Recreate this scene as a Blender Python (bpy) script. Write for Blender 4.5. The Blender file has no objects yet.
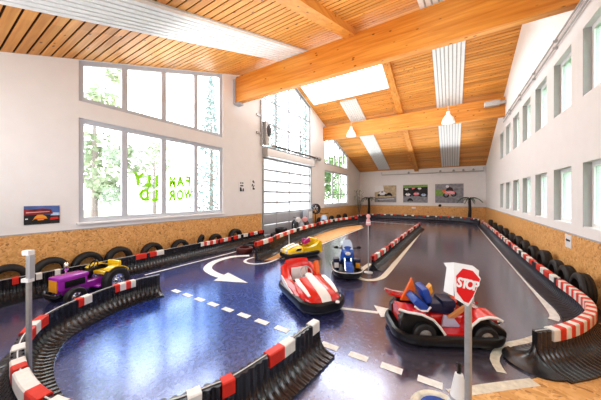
import bpy, bmesh, math, random
from mathutils import Vector, Matrix
random.seed(7)
R = random.Random(11)
C = bpy.context.scene.collection
PI = math.pi
# ------------------------------------------------------------------ frame of the hall (metres)
XL, XR, YN, YF = -8.27, 2.35, -1.0, 25.0        # left wall, right wall, wall behind the camera, far wall
RIDGE_Y, RIDGE_Z, SLOPE = 12.2, 9.15, 0.35
OSB_H = 1.23
def roof(y): return RIDGE_Z - SLOPE * abs(y - RIDGE_Y)

# ------------------------------------------------------------------ materials
def nodes_of(m):
    m.use_nodes = True
    nt = m.node_tree
    return nt, nt.nodes, nt.links, nt.nodes['Principled BSDF']
def mat(name, col, rough=.5, metal=0., var=.06, scale=8., spec=.5, emit=None, bump=0., coat=0.):
    m = bpy.data.materials.new(name)
    nt, N, L, b = nodes_of(m)
    b.inputs['Roughness'].default_value = rough
    b.inputs['Metallic'].default_value = metal
    b.inputs['Specular IOR Level'].default_value = spec
    b.inputs['Coat Weight'].default_value = coat
    tc = N.new('ShaderNodeTexCoord')
    nz = N.new('ShaderNodeTexNoise'); nz.inputs['Scale'].default_value = scale; nz.inputs['Detail'].default_value = 4
    L.new(tc.outputs['Object'], nz.inputs['Vector'])
    rp = N.new('ShaderNodeValToRGB')
    a = [max(0, c * (1 - var)) for c in col]; d = [min(1, c * (1 + var)) for c in col]
    rp.color_ramp.elements[0].color = (*a, 1); rp.color_ramp.elements[1].color = (*d, 1)
    rp.color_ramp.elements[0].position = .3; rp.color_ramp.elements[1].position = .7
    L.new(nz.outputs['Fac'], rp.inputs['Fac']); L.new(rp.outputs['Color'], b.inputs['Base Color'])
    if bump:
        bp = N.new('ShaderNodeBump'); bp.inputs['Strength'].default_value = bump; bp.inputs['Distance'].default_value = .02
        L.new(nz.outputs['Fac'], bp.inputs['Height']); L.new(bp.outputs['Normal'], b.inputs['Normal'])
    if emit:
        b.inputs['Emission Color'].default_value = (*col, 1); b.inputs['Emission Strength'].default_value = emit
    return m
def wood_mat(name, c0, c1, ax, scale=1.2, knots=True, boards=None):
    """planed timber, grain running along axis ax (0 = x, 1 = y)"""
    m = bpy.data.materials.new(name)
    nt, N, L, b = nodes_of(m)
    b.inputs['Roughness'].default_value = .45
    tc = N.new('ShaderNodeTexCoord'); mp = N.new('ShaderNodeMapping')
    s = [9., 9., 9.]; s[ax] = .5
    mp.inputs['Scale'].default_value = s
    L.new(tc.outputs['Object'], mp.inputs['Vector'])
    nz = N.new('ShaderNodeTexNoise'); nz.inputs['Scale'].default_value = scale; nz.inputs['Detail'].default_value = 6; nz.inputs['Distortion'].default_value = .6
    L.new(mp.outputs['Vector'], nz.inputs['Vector'])
    rp = N.new('ShaderNodeValToRGB')
    rp.color_ramp.elements[0].color = (*c0, 1); rp.color_ramp.elements[0].position = .3
    rp.color_ramp.elements[1].color = (*c1, 1); rp.color_ramp.elements[1].position = .7
    L.new(nz.outputs['Fac'], rp.inputs['Fac'])
    out = rp.outputs['Color']
    if boards:
        sp = N.new('ShaderNodeSeparateXYZ'); L.new(tc.outputs['Object'], sp.inputs[0])
        ma = N.new('ShaderNodeMath'); ma.operation = 'DIVIDE'; ma.inputs[1].default_value = boards
        L.new(sp.outputs['Y'], ma.inputs[0])
        fl = N.new('ShaderNodeMath'); fl.operation = 'FLOOR'; L.new(ma.outputs[0], fl.inputs[0])
        xf = N.new('ShaderNodeMath'); xf.operation = 'MULTIPLY'; xf.inputs[1].default_value = .31; L.new(sp.outputs['X'], xf.inputs[0])
        xg = N.new('ShaderNodeMath'); xg.operation = 'FLOOR'; L.new(xf.outputs[0], xg.inputs[0])
        cb = N.new('ShaderNodeCombineXYZ'); L.new(fl.outputs[0], cb.inputs[0]); L.new(xg.outputs[0], cb.inputs[1])
        wn = N.new('ShaderNodeTexWhiteNoise'); wn.noise_dimensions = '2D'; L.new(cb.outputs[0], wn.inputs['Vector'])
        hs = N.new('ShaderNodeHueSaturation')
        mr = N.new('ShaderNodeMapRange'); mr.inputs['To Min'].default_value = .86; mr.inputs['To Max'].default_value = 1.14
        L.new(wn.outputs['Value'], mr.inputs['Value']); L.new(mr.outputs['Result'], hs.inputs['Value'])
        L.new(out, hs.inputs['Color']); out = hs.outputs['Color']
    if knots:
        mp2 = N.new('ShaderNodeMapping'); s2 = [5., 5., 5.]; s2[ax] = 2.4
        mp2.inputs['Scale'].default_value = s2; L.new(tc.outputs['Object'], mp2.inputs['Vector'])
        vo = N.new('ShaderNodeTexVoronoi'); vo.inputs['Scale'].default_value = 1.0; vo.inputs['Randomness'].default_value = 1
        L.new(mp2.outputs['Vector'], vo.inputs['Vector'])
        lt = N.new('ShaderNodeMapRange'); lt.inputs['From Min'].default_value = .07; lt.inputs['From Max'].default_value = .14
        L.new(vo.outputs['Distance'], lt.inputs['Value'])
        mx = N.new('ShaderNodeMix'); mx.data_type = 'RGBA'
        mx.inputs[6].default_value = (c0[0] * .35, c0[1] * .28, c0[2] * .22, 1)
        L.new(lt.outputs['Result'], mx.inputs[0]); L.new(out, mx.inputs[7]); out = mx.outputs[2]
    L.new(out, b.inputs['Base Color'])
    return m
def osb_mat(name, sc=1.):
    m = bpy.data.materials.new(name)
    nt, N, L, b = nodes_of(m)
    b.inputs['Roughness'].default_value = .5
    tc = N.new('ShaderNodeTexCoord')
    v1 = N.new('ShaderNodeTexVoronoi'); v1.inputs['Scale'].default_value = 24 * sc
    nz0 = N.new('ShaderNodeTexNoise'); nz0.inputs['Scale'].default_value = 6 * sc
    ad = N.new('ShaderNodeVectorMath'); ad.operation = 'MULTIPLY_ADD'; ad.inputs[1].default_value = (.35, .35, .35)
    L.new(nz0.outputs['Color'], ad.inputs[0]); L.new(tc.outputs['Object'], ad.inputs[2]); L.new(tc.outputs['Object'], nz0.inputs['Vector'])
    L.new(ad.outputs[0], v1.inputs['Vector'])
    sp = N.new('ShaderNodeSeparateColor'); L.new(v1.outputs['Color'], sp.inputs[0])
    rp = N.new('ShaderNodeValToRGB')
    cr = rp.color_ramp
    cr.elements[0].position = 0; cr.elements[0].color = (.46, .20, .06, 1)
    cr.elements[1].position = 1; cr.elements[1].color = (.90, .56, .25, 1)
    e = cr.elements.new(.14); e.color = (.70, .36, .12, 1)
    e = cr.elements.new(.6); e.color = (.80, .45, .17, 1)
    L.new(sp.outputs[0], rp.inputs['Fac']); L.new(rp.outputs['Color'], b.inputs['Base Color'])
    return m
def floor_mat():
    m = bpy.data.materials.new('floor_coating')
    nt, N, L, b = nodes_of(m)
    tc = N.new('ShaderNodeTexCoord')
    sp = N.new('ShaderNodeSeparateXYZ'); L.new(tc.outputs['Object'], sp.inputs[0])
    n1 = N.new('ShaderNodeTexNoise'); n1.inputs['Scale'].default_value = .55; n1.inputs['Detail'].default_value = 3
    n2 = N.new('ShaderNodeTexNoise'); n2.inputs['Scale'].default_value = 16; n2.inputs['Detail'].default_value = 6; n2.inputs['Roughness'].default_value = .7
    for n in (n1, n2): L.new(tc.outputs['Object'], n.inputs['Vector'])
    # sky reflection painted in as a radial blue patch, greyer violet floor around it
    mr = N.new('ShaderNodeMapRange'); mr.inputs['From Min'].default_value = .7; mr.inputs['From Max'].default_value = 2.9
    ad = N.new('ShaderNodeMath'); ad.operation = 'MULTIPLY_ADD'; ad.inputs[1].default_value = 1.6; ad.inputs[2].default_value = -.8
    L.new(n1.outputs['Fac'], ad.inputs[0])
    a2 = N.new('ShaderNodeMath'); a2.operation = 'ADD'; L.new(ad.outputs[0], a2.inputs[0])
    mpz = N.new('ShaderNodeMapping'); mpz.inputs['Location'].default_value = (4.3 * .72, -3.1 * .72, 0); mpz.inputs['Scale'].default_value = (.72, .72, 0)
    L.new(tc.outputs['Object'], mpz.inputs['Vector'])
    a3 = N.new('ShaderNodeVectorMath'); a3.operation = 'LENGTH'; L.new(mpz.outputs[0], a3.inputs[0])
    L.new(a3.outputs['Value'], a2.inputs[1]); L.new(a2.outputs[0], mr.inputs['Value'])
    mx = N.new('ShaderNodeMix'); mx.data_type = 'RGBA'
    mx.inputs[6].default_value = FLOOR_SKY_BLUE; mx.inputs[7].default_value = FLOOR_GREY
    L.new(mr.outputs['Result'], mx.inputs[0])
    # scuffs
    r2 = N.new('ShaderNodeMapRange'); r2.inputs['From Min'].default_value = .35; r2.inputs['From Max'].default_value = .75
    r2.inputs['To Min'].default_value = .6; r2.inputs['To Max'].default_value = 1.7
    L.new(n2.outputs['Fac'], r2.inputs['Value'])
    hs = N.new('ShaderNodeHueSaturation'); L.new(r2.outputs['Result'], hs.inputs['Value']); L.new(mx.outputs[2], hs.inputs['Color'])
    L.new(hs.outputs['Color'], b.inputs['Base Color'])
    rr = N.new('ShaderNodeMapRange'); rr.inputs['To Min'].default_value = .05; rr.inputs['To Max'].default_value = .27
    L.new(n2.outputs['Fac'], rr.inputs['Value']); L.new(rr.outputs['Result'], b.inputs['Roughness'])
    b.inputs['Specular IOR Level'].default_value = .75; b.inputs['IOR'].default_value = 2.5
    tn = N.new('ShaderNodeMix'); tn.data_type = 'RGBA'; tn.inputs[6].default_value = (.30, .48, 1, 1); tn.inputs[7].default_value = (.92, .90, 1, 1)  # blue end of the tint also stands in for sky reflection
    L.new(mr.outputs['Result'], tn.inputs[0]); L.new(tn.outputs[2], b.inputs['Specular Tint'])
    bp = N.new('ShaderNodeBump'); bp.inputs['Strength'].default_value = .08; bp.inputs['Distance'].default_value = .01
    L.new(n2.outputs['Fac'], bp.inputs['Height']); L.new(bp.outputs['Normal'], b.inputs['Normal'])
    return m
def glass_mat(name, tint=(1, 1, 1), gloss=.06):
    m = bpy.data.materials.new(name); m.use_nodes = True
    nt = m.node_tree; N = nt.nodes; L = nt.links
    N.remove(N['Principled BSDF'])
    t = N.new('ShaderNodeBsdfTransparent'); t.inputs[0].default_value = (*tint, 1)
    g = N.new('ShaderNodeBsdfGlossy'); g.inputs['Roughness'].default_value = .02
    mx = N.new('ShaderNodeMixShader'); mx.inputs[0].default_value = gloss
    L.new(t.outputs[0], mx.inputs[1]); L.new(g.outputs[0], mx.inputs[2]); L.new(mx.outputs[0], N['Material Output'].inputs['Surface'])
    return m
def milky_mat(name):
    m = bpy.data.materials.new(name); m.use_nodes = True
    nt = m.node_tree; N = nt.nodes; L = nt.links
    N.remove(N['Principled BSDF'])
    t = N.new('ShaderNodeBsdfTranslucent'); t.inputs[0].default_value = (.95, .97, 1, 1)
    d = N.new('ShaderNodeBsdfTransparent')
    mx = N.new('ShaderNodeMixShader'); mx.inputs[0].default_value = .25
    L.new(t.outputs[0], mx.inputs[1]); L.new(d.outputs[0], mx.inputs[2]); L.new(mx.outputs[0], N['Material Output'].inputs['Surface'])
    return m
FLOOR_SKY_BLUE = (.022, .045, .23, 1); FLOOR_GREY = (.088, .076, .100, 1)
M = {}
M['plaster'] = mat('white_plaster', (.86, .84, .83), .8, var=.015, scale=3)
M['boards'] = wood_mat('ceiling_boards', (.62, .24, .045), (.82, .40, .10), 0, boards=.2)
M['beam'] = wood_mat('glued_timber', (.58, .20, .03), (.80, .36, .075), 0)
M['rafter'] = wood_mat('rafter_timber', (.60, .23, .04), (.78, .37, .09), 1)
M['groove'] = mat('dark_groove', (.05, .022, .008), .9)
M['osb'] = osb_mat('strand_board'); M['osbfloor'] = osb_mat('strand_board_floor', .9); M['gravel'] = mat('pale_gravel', (.45, .45, .43), .9, var=.1, scale=3)
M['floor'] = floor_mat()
M['paint'] = mat('white_floor_paint', (.86, .85, .82), .45, var=.12, scale=14)
M['yellowline'] = mat('cream_floor_paint', (.80, .74, .62), .45, var=.15, scale=14)
M['frame'] = mat('window_frame', (.55, .58, .63), .45, var=.02)
M['white'] = mat('white_gloss', (.88, .88, .88), .4, var=.02)
M['strip'] = mat('ribbed_white_panel', (.86, .86, .84), .5, var=.03)
M['stripgap'] = mat('panel_joint', (.58, .57, .55), .7)
M['glass'] = glass_mat('clear_glass'); M['glassR'] = glass_mat('grey_glass', (.72, .77, .76), .08)
M['milky'] = milky_mat('milky_sheet')
M['alu'] = mat('brushed_aluminium', (.62, .63, .65), .35, .8, var=.05)
M['reveal'] = mat('reveal_shade_grey', (.40, .39, .38), .7, var=.03)  # flat grey carrying the shade of the right-hand window reveals
M['gateframe'] = mat('gate_frame', (.27, .28, .30), .5, var=.03)
M['greymetal'] = mat('galvanised_steel', (.50, .50, .49), .45, .6, var=.1, scale=20)
M['greypanel'] = mat('grey_panel', (.46, .47, .50), .5, var=.03)
M['darkmetal'] = mat('dark_metal', (.09, .09, .10), .4, .5)
M['black'] = mat('black_plastic', (.012, .012, .014), .30, var=.2, scale=30)
M['barrier'] = mat('ribbed_black_plastic', (.020, .020, .025), .24, var=.2, scale=12, spec=.8)
M['barrierblue'] = mat('blue_black_plastic', (.030, .033, .050), .34, var=.25, scale=9, spec=.6)  # a little lighter and bluer than the loop barrier plastic
M['rubber'] = mat('tyre_rubber', (.022, .021, .022), .55, var=.25, scale=20)
M['rubberred'] = mat('painted_tyre', (.10, .018, .016), .5, var=.5, scale=7)
M['redtape'] = mat('red_tape', (.72, .045, .025), .35, var=.12, scale=15)
M['whitetape'] = mat('white_tape', (.84, .82, .78), .4, var=.06, scale=15)
M['cord'] = mat('pale_cord', (.7, .7, .7), .5)
M['red'] = mat('red_paint', (.68, .025, .022), .2, coat=.6, var=.08)
M['orange'] = mat('orange_paint', (.85, .17, .03), .3)
M['white2'] = mat('white_bodywork', (.86, .83, .80), .25, coat=.4, var=.03)
M['yellow'] = mat('yellow_paint', (.86, .58, .02), .25, coat=.5, var=.08)
M['purple'] = mat('purple_paint', (.42, .04, .52), .22, coat=.6, var=.1)
M['blue'] = mat('blue_paint', (.02, .10, .45), .25, coat=.5, var=.1)
M['paleblue'] = mat('pale_blue_paint', (.50, .62, .80), .3)
M['navy'] = mat('navy_vinyl', (.012, .02, .065), .35)
M['royal'] = mat('royal_blue_vinyl', (.02, .075, .36), .35)
M['tan'] = mat('tan_panel', (.55, .25, .10), .4)
M['chrome'] = mat('chrome', (.75, .75, .76), .12, 1.)
M['pink'] = mat('pink_plastic', (.82, .42, .42), .4)
M['magenta'] = mat('magenta_plastic', (.55, .03, .22), .4)
M['signred'] = mat('sign_red', (.74, .012, .02), .4, var=.03)
M['amber'] = mat('amber_plastic', (.85, .38, .03), .35)
M['green'] = mat('window_paint_green', (.28, .5, .015), .6, var=.15, scale=12)
_nt = M['green'].node_tree; _t = _nt.nodes.new('ShaderNodeBsdfTranslucent'); _t.inputs[0].default_value = (.15, .27, .008, 1); _a = _nt.nodes.new('ShaderNodeAddShader')
_nt.links.new(_nt.nodes['Principled BSDF'].outputs[0], _a.inputs[0]); _nt.links.new(_t.outputs[0], _a.inputs[1]); _nt.links.new(_a.outputs[0], _nt.nodes['Material Output'].inputs['Surface'])
M['grass'] = mat('meadow', (.15, .25, .08), .9, var=.25, scale=.7)
M['bark'] = mat('bark', (.22, .19, .17), .9)
M['leaf1'] = mat('pale_leaves', (.27, .34, .21), .7, var=.3, scale=2)
M['leaf2'] = mat('blue_green_leaves', (.21, .30, .29), .7, var=.3, scale=2)
M['leaf3'] = mat('fresh_leaves', (.14, .25, .09), .7, var=.35, scale=2)
M['palmleaf'] = mat('palm_leaves', (.10, .17, .11), .6, var=.3)
M['potleaf'] = mat('plant_leaves', (.16, .30, .12), .6, var=.4, scale=6)
M['terracotta'] = mat('pot_clay', (.30, .13, .07), .7)
M['lampwhite'] = mat('lamp_enamel', (.92, .91, .88), .3)
M['mark'] = mat('black_print', (.02, .018, .02), .6)
M['road'] = mat('print_grey', (.30, .30, .33), .6, var=.3, scale=5)
M['kerbgreen'] = mat('print_green', (.22, .36, .10), .6, var=.2)
M['sand'] = mat('print_sand', (.55, .45, .30), .6, var=.3, scale=4)
M['sky'] = mat('print_sky', (.10, .17, .42), .6, var=.3, scale=3)
M['dusk'] = mat('print_dark_red', (.24, .025, .03), .6, var=.5, scale=9)
M['roofdeck'] = mat('roof_deck', (.30, .28, .26), .9)

# ------------------------------------------------------------------ mesh builder
class MB:
    def __init__(self): self.v = []; self.f = []; self.mi = []; self.T = Matrix.Identity(4)
    def add(self, vs, fs, mi=0):
        o = len(self.v)
        self.v += [tuple(self.T @ Vector(p)) for p in vs]
        for f in fs: self.f.append(tuple(i + o for i in f)); self.mi.append(mi)
        return self
    def box(self, x0, x1, y0, y1, z0, z1, mi=0):
        vs = [(x, y, z) for x in (x0, x1) for y in (y0, y1) for z in (z0, z1)]
        return self.add(vs, [(0, 1, 3, 2), (4, 6, 7, 5), (0, 4, 5, 1), (2, 3, 7, 6), (0, 2, 6, 4), (1, 5, 7, 3)], mi)
    def bbox(self, x0, x1, y0, y1, z0, z1, r=.02, mi=0):
        """box with chamfered edges"""
        bm = bmesh.new(); bmesh.ops.create_cube(bm, size=1)
        for v in bm.verts: v.co = Vector(((x0 + x1) / 2 + v.co.x * (x1 - x0), (y0 + y1) / 2 + v.co.y * (y1 - y0), (z0 + z1) / 2 + v.co.z * (z1 - z0)))
        bmesh.ops.bevel(bm, geom=list(bm.edges), offset=r, segments=2, affect='EDGES', profile=.6)
        bm.verts.index_update()
        self.add([tuple(v.co) for v in bm.verts], [tuple(v.index for v in f.verts) for f in bm.faces], mi); bm.free(); return self
    def hexa(self, a, b, mi=0):
        n = len(a)
        fs = [tuple(range(n))[::-1], tuple(range(n, 2 * n))] + [(i, (i + 1) % n, n + (i + 1) % n, n + i) for i in range(n)]
        return self.add(list(a) + list(b), fs, mi)
    def prism(self, poly, axis, a, b, mi=0):
        """extrude a 2-D polygon along an axis; poly in the other two axes in order"""
        def P(p, t):
            if axis == 0: return (t, p[0], p[1])
            if axis == 1: return (p[0], t, p[1])
            return (p[0], p[1], t)
        return self.hexa([P(p, a) for p in poly], [P(p, b) for p in poly], mi)
    def tube(self, pts, r, seg=8, mi=0, closed=False):
        pts = [Vector(p) for p in pts]; n = len(pts); rs = r if isinstance(r, (list, tuple)) else [r] * n
        vs = []; up = None
        for i, p in enumerate(pts):
            t = (pts[(i + 1) % n] - pts[i - 1]) if closed else (pts[min(i + 1, n - 1)] - pts[max(i - 1, 0)])
            t.normalize()
            if up is None: up = Vector((0, 0, 1)) if abs(t.z) < .9 else Vector((1, 0, 0))
            s = t.cross(up); s.normalize(); up2 = s.cross(t); up = up2
            for k in range(seg):
                a = 2 * PI * k / seg
                vs.append(tuple(p + s * math.cos(a) * rs[i] + up2 * math.sin(a) * rs[i]))
        fs = []
        m = n if closed else n - 1
        for i in range(m):
            j = (i + 1) % n
            for k in range(seg): fs.append((i * seg + k, i * seg + (k + 1) % seg, j * seg + (k + 1) % seg, j * seg + k))
        if not closed: fs += [tuple(range(seg))[::-1], tuple(range((n - 1) * seg, n * seg))]
        return self.add(vs, fs, mi)
    def lathe(self, prof, seg=20, axis=2, c=(0, 0, 0), mi=0, closed=False):
        vs = []
        for (r, h) in prof:
            for k in range(seg):
                a = 2 * PI * k / seg; x, y = r * math.cos(a), r * math.sin(a)
                p = (x, y, h) if axis == 2 else ((h, x, y) if axis == 0 else (y, h, x))
                vs.append((p[0] + c[0], p[1] + c[1], p[2] + c[2]))
        n = len(prof); fs = []
        for i in range(n if closed else n - 1):
            j = (i + 1) % n
            for k in range(seg): fs.append((i * seg + k, i * seg + (k + 1) % seg, j * seg + (k + 1) % seg, j * seg + k))
        if not closed:
            if prof[0][0] > 1e-4: fs.append(tuple(range(seg))[::-1])
            if prof[-1][0] > 1e-4: fs.append(tuple(range((n - 1) * seg, n * seg)))
        return self.add(vs, fs, mi)
    def ell(self, c, r, seg=16, rings=10, mi=0):
        vs = []; fs = []
        for i in range(rings + 1):
            t = PI * i / rings
            for k in range(seg):
                a = 2 * PI * k / seg
                vs.append((c[0] + r[0] * math.sin(t) * math.cos(a), c[1] + r[1] * math.sin(t) * math.sin(a), c[2] + r[2] * math.cos(t)))
        for i in range(rings):
            for k in range(seg): fs.append((i * seg + k, (i + 1) * seg + k, (i + 1) * seg + (k + 1) % seg, i * seg + (k + 1) % seg))
        return self.add(vs, fs, mi)
    def loft(self, secs, mi=0, cap=True):
        n = len(secs[0]); vs = [p for s in secs for p in s]; fs = []
        for i in range(len(secs) - 1):
            for k in range(n): fs.append((i * n + k, i * n + (k + 1) % n, (i + 1) * n + (k + 1) % n, (i + 1) * n + k))
        if cap: fs += [tuple(range(n))[::-1], tuple(range((len(secs) - 1) * n, len(secs) * n))]
        return self.add(vs, fs, mi)
    def build(self, name, m, parent=None, smooth=True, angle=40):
        me = bpy.data.meshes.new(name)
        me.from_pydata(self.v, [], self.f)
        for x in (m if isinstance(m, (list, tuple)) else [m]): me.materials.append(x)
        me.polygons.foreach_set('material_index', self.mi)
        bm = bmesh.new(); bm.from_mesh(me)
        bmesh.ops.remove_doubles(bm, verts=bm.verts, dist=1e-5)
        bmesh.ops.recalc_face_normals(bm, faces=bm.faces); bm.to_mesh(me); bm.free()
        if smooth:
            me.polygons.foreach_set('use_smooth', [True] * len(me.polygons)); me.set_sharp_from_angle(angle=math.radians(angle))
        me.update()
        o = bpy.data.objects.new(name, me); C.objects.link(o)
        if parent is not None: o.parent = parent
        return o
def tag(o, label=None, cat=None, group=None, kind=None):
    if label: o['label'] = label
    if cat: o['category'] = cat
    if group: o['group'] = group
    if kind: o['kind'] = kind
    return o
def thing(name, label, cat, loc=(0, 0, 0), rz=0, group=None):
    o = bpy.data.objects.new(name, None); C.objects.link(o); o.empty_display_size = .1
    o.location = loc; o.rotation_euler = (0, 0, rz)
    return tag(o, label, cat, group)
def struct(o): o['kind'] = 'structure'; return o
def copy_tree(o, loc, rz, label=None, group=None, tilt=None, scale=None):
    kids = [(ch, list(ch.children)) for ch in o.children]
    r = o.copy(); C.objects.link(r); r.location = loc; r.rotation_euler = tilt or (0, 0, rz)
    if scale: r.scale = (scale,) * 3
    if label: r['label'] = label
    if group: r['group'] = group
    for ch, subs in kids:
        c = ch.copy(); C.objects.link(c); c.parent = r
        for g in subs:
            d = g.copy(); C.objects.link(d); d.parent = c
    return r

# ------------------------------------------------------------------ camera (level, slight shift; 101 degree wide lens)
F, YAW, CY, CAMZ = 242.56, .559, 196.6, 2.1
cam = bpy.data.cameras.new('camera'); co = bpy.data.objects.new('camera', cam); C.objects.link(co)
co.location = (0, 0, CAMZ); co.rotation_euler = (PI / 2, 0, YAW)
cam.sensor_width = 36; cam.lens = F / 601 * 36; cam.shift_y = -(200 - CY) / 601; cam.clip_start = .05; cam.clip_end = 300
bpy.context.scene.camera = co
def proj(X, Y, Z):
    c, s = math.cos(YAW), math.sin(YAW); d = -s * X + c * Y; r = c * X + s * Y
    return 300.5 + F * r / d, CY - F * (Z - CAMZ) / d

# ------------------------------------------------------------------ walls
def wall_x(x0, x1, ya, yb, holes, name):
    """wall in the y-z plane with holes (y0, y1, z0, ztop) ; ztop number or function of y"""
    ys = sorted({ya, yb, RIDGE_Y if ya < RIDGE_Y < yb else ya} | {h[0] for h in holes} | {h[1] for h in holes})
    mb = MB(); g = lambda t, y: t(y) if callable(t) else t
    for a, b in zip(ys, ys[1:]):
        hs = sorted([h for h in holes if h[0] < (a + b) / 2 < h[1]], key=lambda h: h[2])
        lo = 0.
        spans = []
        for h in hs: spans.append((lo, h[2])); lo = h[3]
        spans.append((lo, roof))
        for z0, z1 in spans:
            q = [(a, g(z0, a)), (b, g(z0, b)), (b, g(z1, b)), (a, g(z1, a))]
            if abs(q[3][1] - q[0][1]) < 1e-4 and abs(q[2][1] - q[1][1]) < 1e-4: continue
            mb.prism(q, 0, x0, x1)
    return struct(mb.build(name, M['plaster'], smooth=False))
top = lambda y: roof(y) - .01
LH = [(2.3, 7.0, 1.42, 4.17), (2.3, 7.0, 4.61, top), (9.5, 14.6, 0., top), (16.7, 21.6, 1.45, 4.16), (16.7, 21.6, 4.6, top)]
wall_left = wall_x(XL - .3, XL, YN, YF, LH, 'wall_left')
RW = [(7.55 + 1.735 * k - 1.15, 7.55 + 1.735 * k) for k in range(-3, 7)]
RH = [(a, b, 1.45, 2.82) for a, b in RW] + [(a, b, 4.22, 5.66) for a, b in RW if roof((a + b) / 2) > 5.9]
wall_right = wall_x(XR, XR + .38, YN, YF, RH, 'wall_right')
struct(MB().box(XL - .3, XR + .38, YF, YF + .3, 0, roof(YF) + .1).build('wall_far', M['plaster'], smooth=False))
struct(MB().box(XL - .3, XR + .38, YN - .3, YN, 0, roof(YN) + .1).build('wall_near', M['plaster'], smooth=False))
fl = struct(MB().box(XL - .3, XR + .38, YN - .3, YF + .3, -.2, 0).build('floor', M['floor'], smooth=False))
# strand-board cladding with a grey cap rail
t = MB(); 
for a, b in ((YN, 9.45), (14.65, YF)): t.box(XL, XL + .02, a, b, 0, OSB_H)
o = struct(t.build('trim_1', M['osb'], smooth=False))
t = MB()
for a, b in ((YN, 9.45), (14.65, YF)): t.box(XL, XL + .03, a, b, OSB_H, OSB_H + .025)
t.build('cap_rail', M['greypanel'], o, smooth=False)
o = struct(MB().box(XR - .02, XR, YN, YF, 0, OSB_H).build('trim_2', M['osb'], smooth=False))
MB().box(XR - .03, XR, YN, YF, OSB_H, OSB_H + .025).build('cap_rail', M['greypanel'], o, smooth=False)
o = struct(MB().box(XL + .02, XR - .02, YF - .02, YF, 0, OSB_H).build('trim_3', M['osb'], smooth=False))
MB().box(XL + .03, XR - .03, YF - .03, YF, OSB_H, OSB_H + .025).build('cap_rail', M['greypanel'], o, smooth=False)

# ------------------------------------------------------------------ ceiling: boards with open joints under a deck; skylight hole in the far slope
SKX, SKY = (-8.0, -3.05), (12.75, 14.5)
def slab(mb, xa, xb, ya, yb, d0, d1, mi=0):
    """piece of roof between two offsets below / above the roof plane"""
    mb.prism([(ya, roof(ya) + d0), (yb, roof(yb) + d0), (yb, roof(yb) + d1), (ya, roof(ya) + d1)], 0, xa, xb, mi)
bd = MB(); dk = MB(); P_ = .20
def strips(mb, ya, yb, d0, d1, xa=XL - .3, xb=XR + .38):
    if ya < SKY[1] and yb > SKY[0]:
        if xa < SKX[0]: slab(mb, xa, SKX[0], ya, yb, d0, d1)
        slab(mb, SKX[1], xb, ya, yb, d0, d1)
    else: slab(mb, xa, xb, ya, yb, d0, d1)
y = YN
while y < RIDGE_Y - .01:
    b = min(y + P_ - .036, RIDGE_Y); strips(bd, y, b, 0, .02, XL, XR); y += P_
y = RIDGE_Y; P_ = .16
cuts = [SKY[0], SKY[1]]
while y < YF - .01:
    b = min(y + P_ - .03, YF); pts = [y] + [c for c in cuts if y < c < b] + [b]
    for p, q in zip(pts, pts[1:]): strips(bd, p, q, 0, .02, XL, XR)
    y += P_
for p, q in ((YN - .3, RIDGE_Y), (RIDGE_Y, SKY[0]), (SKY[0], SKY[1]), (SKY[1], YF + .3)): strips(dk, p, q, .045, .25)
ceiling = struct(bd.build('ceiling', M['boards'], smooth=False))
gb = MB()
for p, q in ((YN, RIDGE_Y), (RIDGE_Y, SKY[0]), (SKY[0], SKY[1]), (SKY[1], YF)): strips(gb, p, q, .03, .045, XL, XR)
gb.build('joint_backing', M['groove'], ceiling, smooth=False)
dk.build('roof_deck', M['roofdeck'], ceiling, smooth=False)
# skylight
sk = MB()
for xa, xb in ((SKX[0], SKX[0] + .05), (SKX[1] - .05, SKX[1])): slab(sk, xa, xb, SKY[0], SKY[1], -.03, .3)
for ya, yb in ((SKY[0], SKY[0] + .05), (SKY[1] - .05, SKY[1])): slab(sk, SKX[0], SKX[1], ya, yb, -.03, .3)
skl = struct(sk.build('window_1', M['white'], smooth=False))
pm = MB(); slab(pm, SKX[0] + .05, SKX[1] - .05, SKY[0] + .05, SKY[1] - .05, .2, .215); pm.build('pane', M['glass'], skl, smooth=False)

# timber beams and rafters
def beam(y, x0, x1, z0, z1, w, corb):
    o = struct(MB().bbox(x0, x1, y, y + w, z0, z1, .02).build('roof_beam', M['beam']))
    if corb:
        b = MB(); b.box(XL, XL + .12, y - .06, y + w + .06, z0 - .05, z1 - .12); b.box(XL, XL + .3, y - .02, y + w + .02, z0 - .1, z0)
        b.build('beam_shoe', M['greypanel'], o, smooth=False)
    return o
tag(beam(7.62, XL + .1, XR, 6.29, 7.41, .26, True), 'big golden glued timber beam crossing the hall nearest the viewer')
tag(beam(16.43, XL, XR, 6.32, 7.34, .26, False), 'second timber beam crossing the hall further back with two white lamps')
for ya, yb in ((YN, RIDGE_Y), (RIDGE_Y, YF)):
    r_ = MB(); slab(r_, -3.0, -2.66, ya, yb, -.22, .01)
    struct(r_.build('rafter', M['rafter'], smooth=False))
# ribbed white strips on the slopes
def ribbed(xa, xb, ya, yb, label):
    m_ = MB(); n = 8; w = (xb - xa) / n
    slab(m_, xa, xb, ya, yb, -.035, -.002, 1)
    for k in range(n):
        c = xa + (k + .5) * w
        slab(m_, c - w * .36, c + w * .36, ya, yb, -.10, -.035)
    return tag(m_.build('ceiling_panel', [M['strip'], M['stripgap']], smooth=False), label, 'ceiling panel', 'ribbed white ceiling strips')
ribbed(-.80, .50, RIDGE_Y + .3, 24.6, 'ribbed white ceiling strip over the right-hand lane on the far slope')
ribbed(-6.2, -5.1, 14.7, 24.5, 'narrow ribbed white ceiling strip below the skylight on the far slope')
ribbed(-5.85, -4.65, YN + .1, RIDGE_Y - .2, 'long ribbed white ceiling strip above the left windows on the near slope')
ribbed(-.80, .50, YN + .1, RIDGE_Y - .3, 'ribbed white ceiling strip right of the rafter on the near slope, barely in view at the top')
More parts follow.
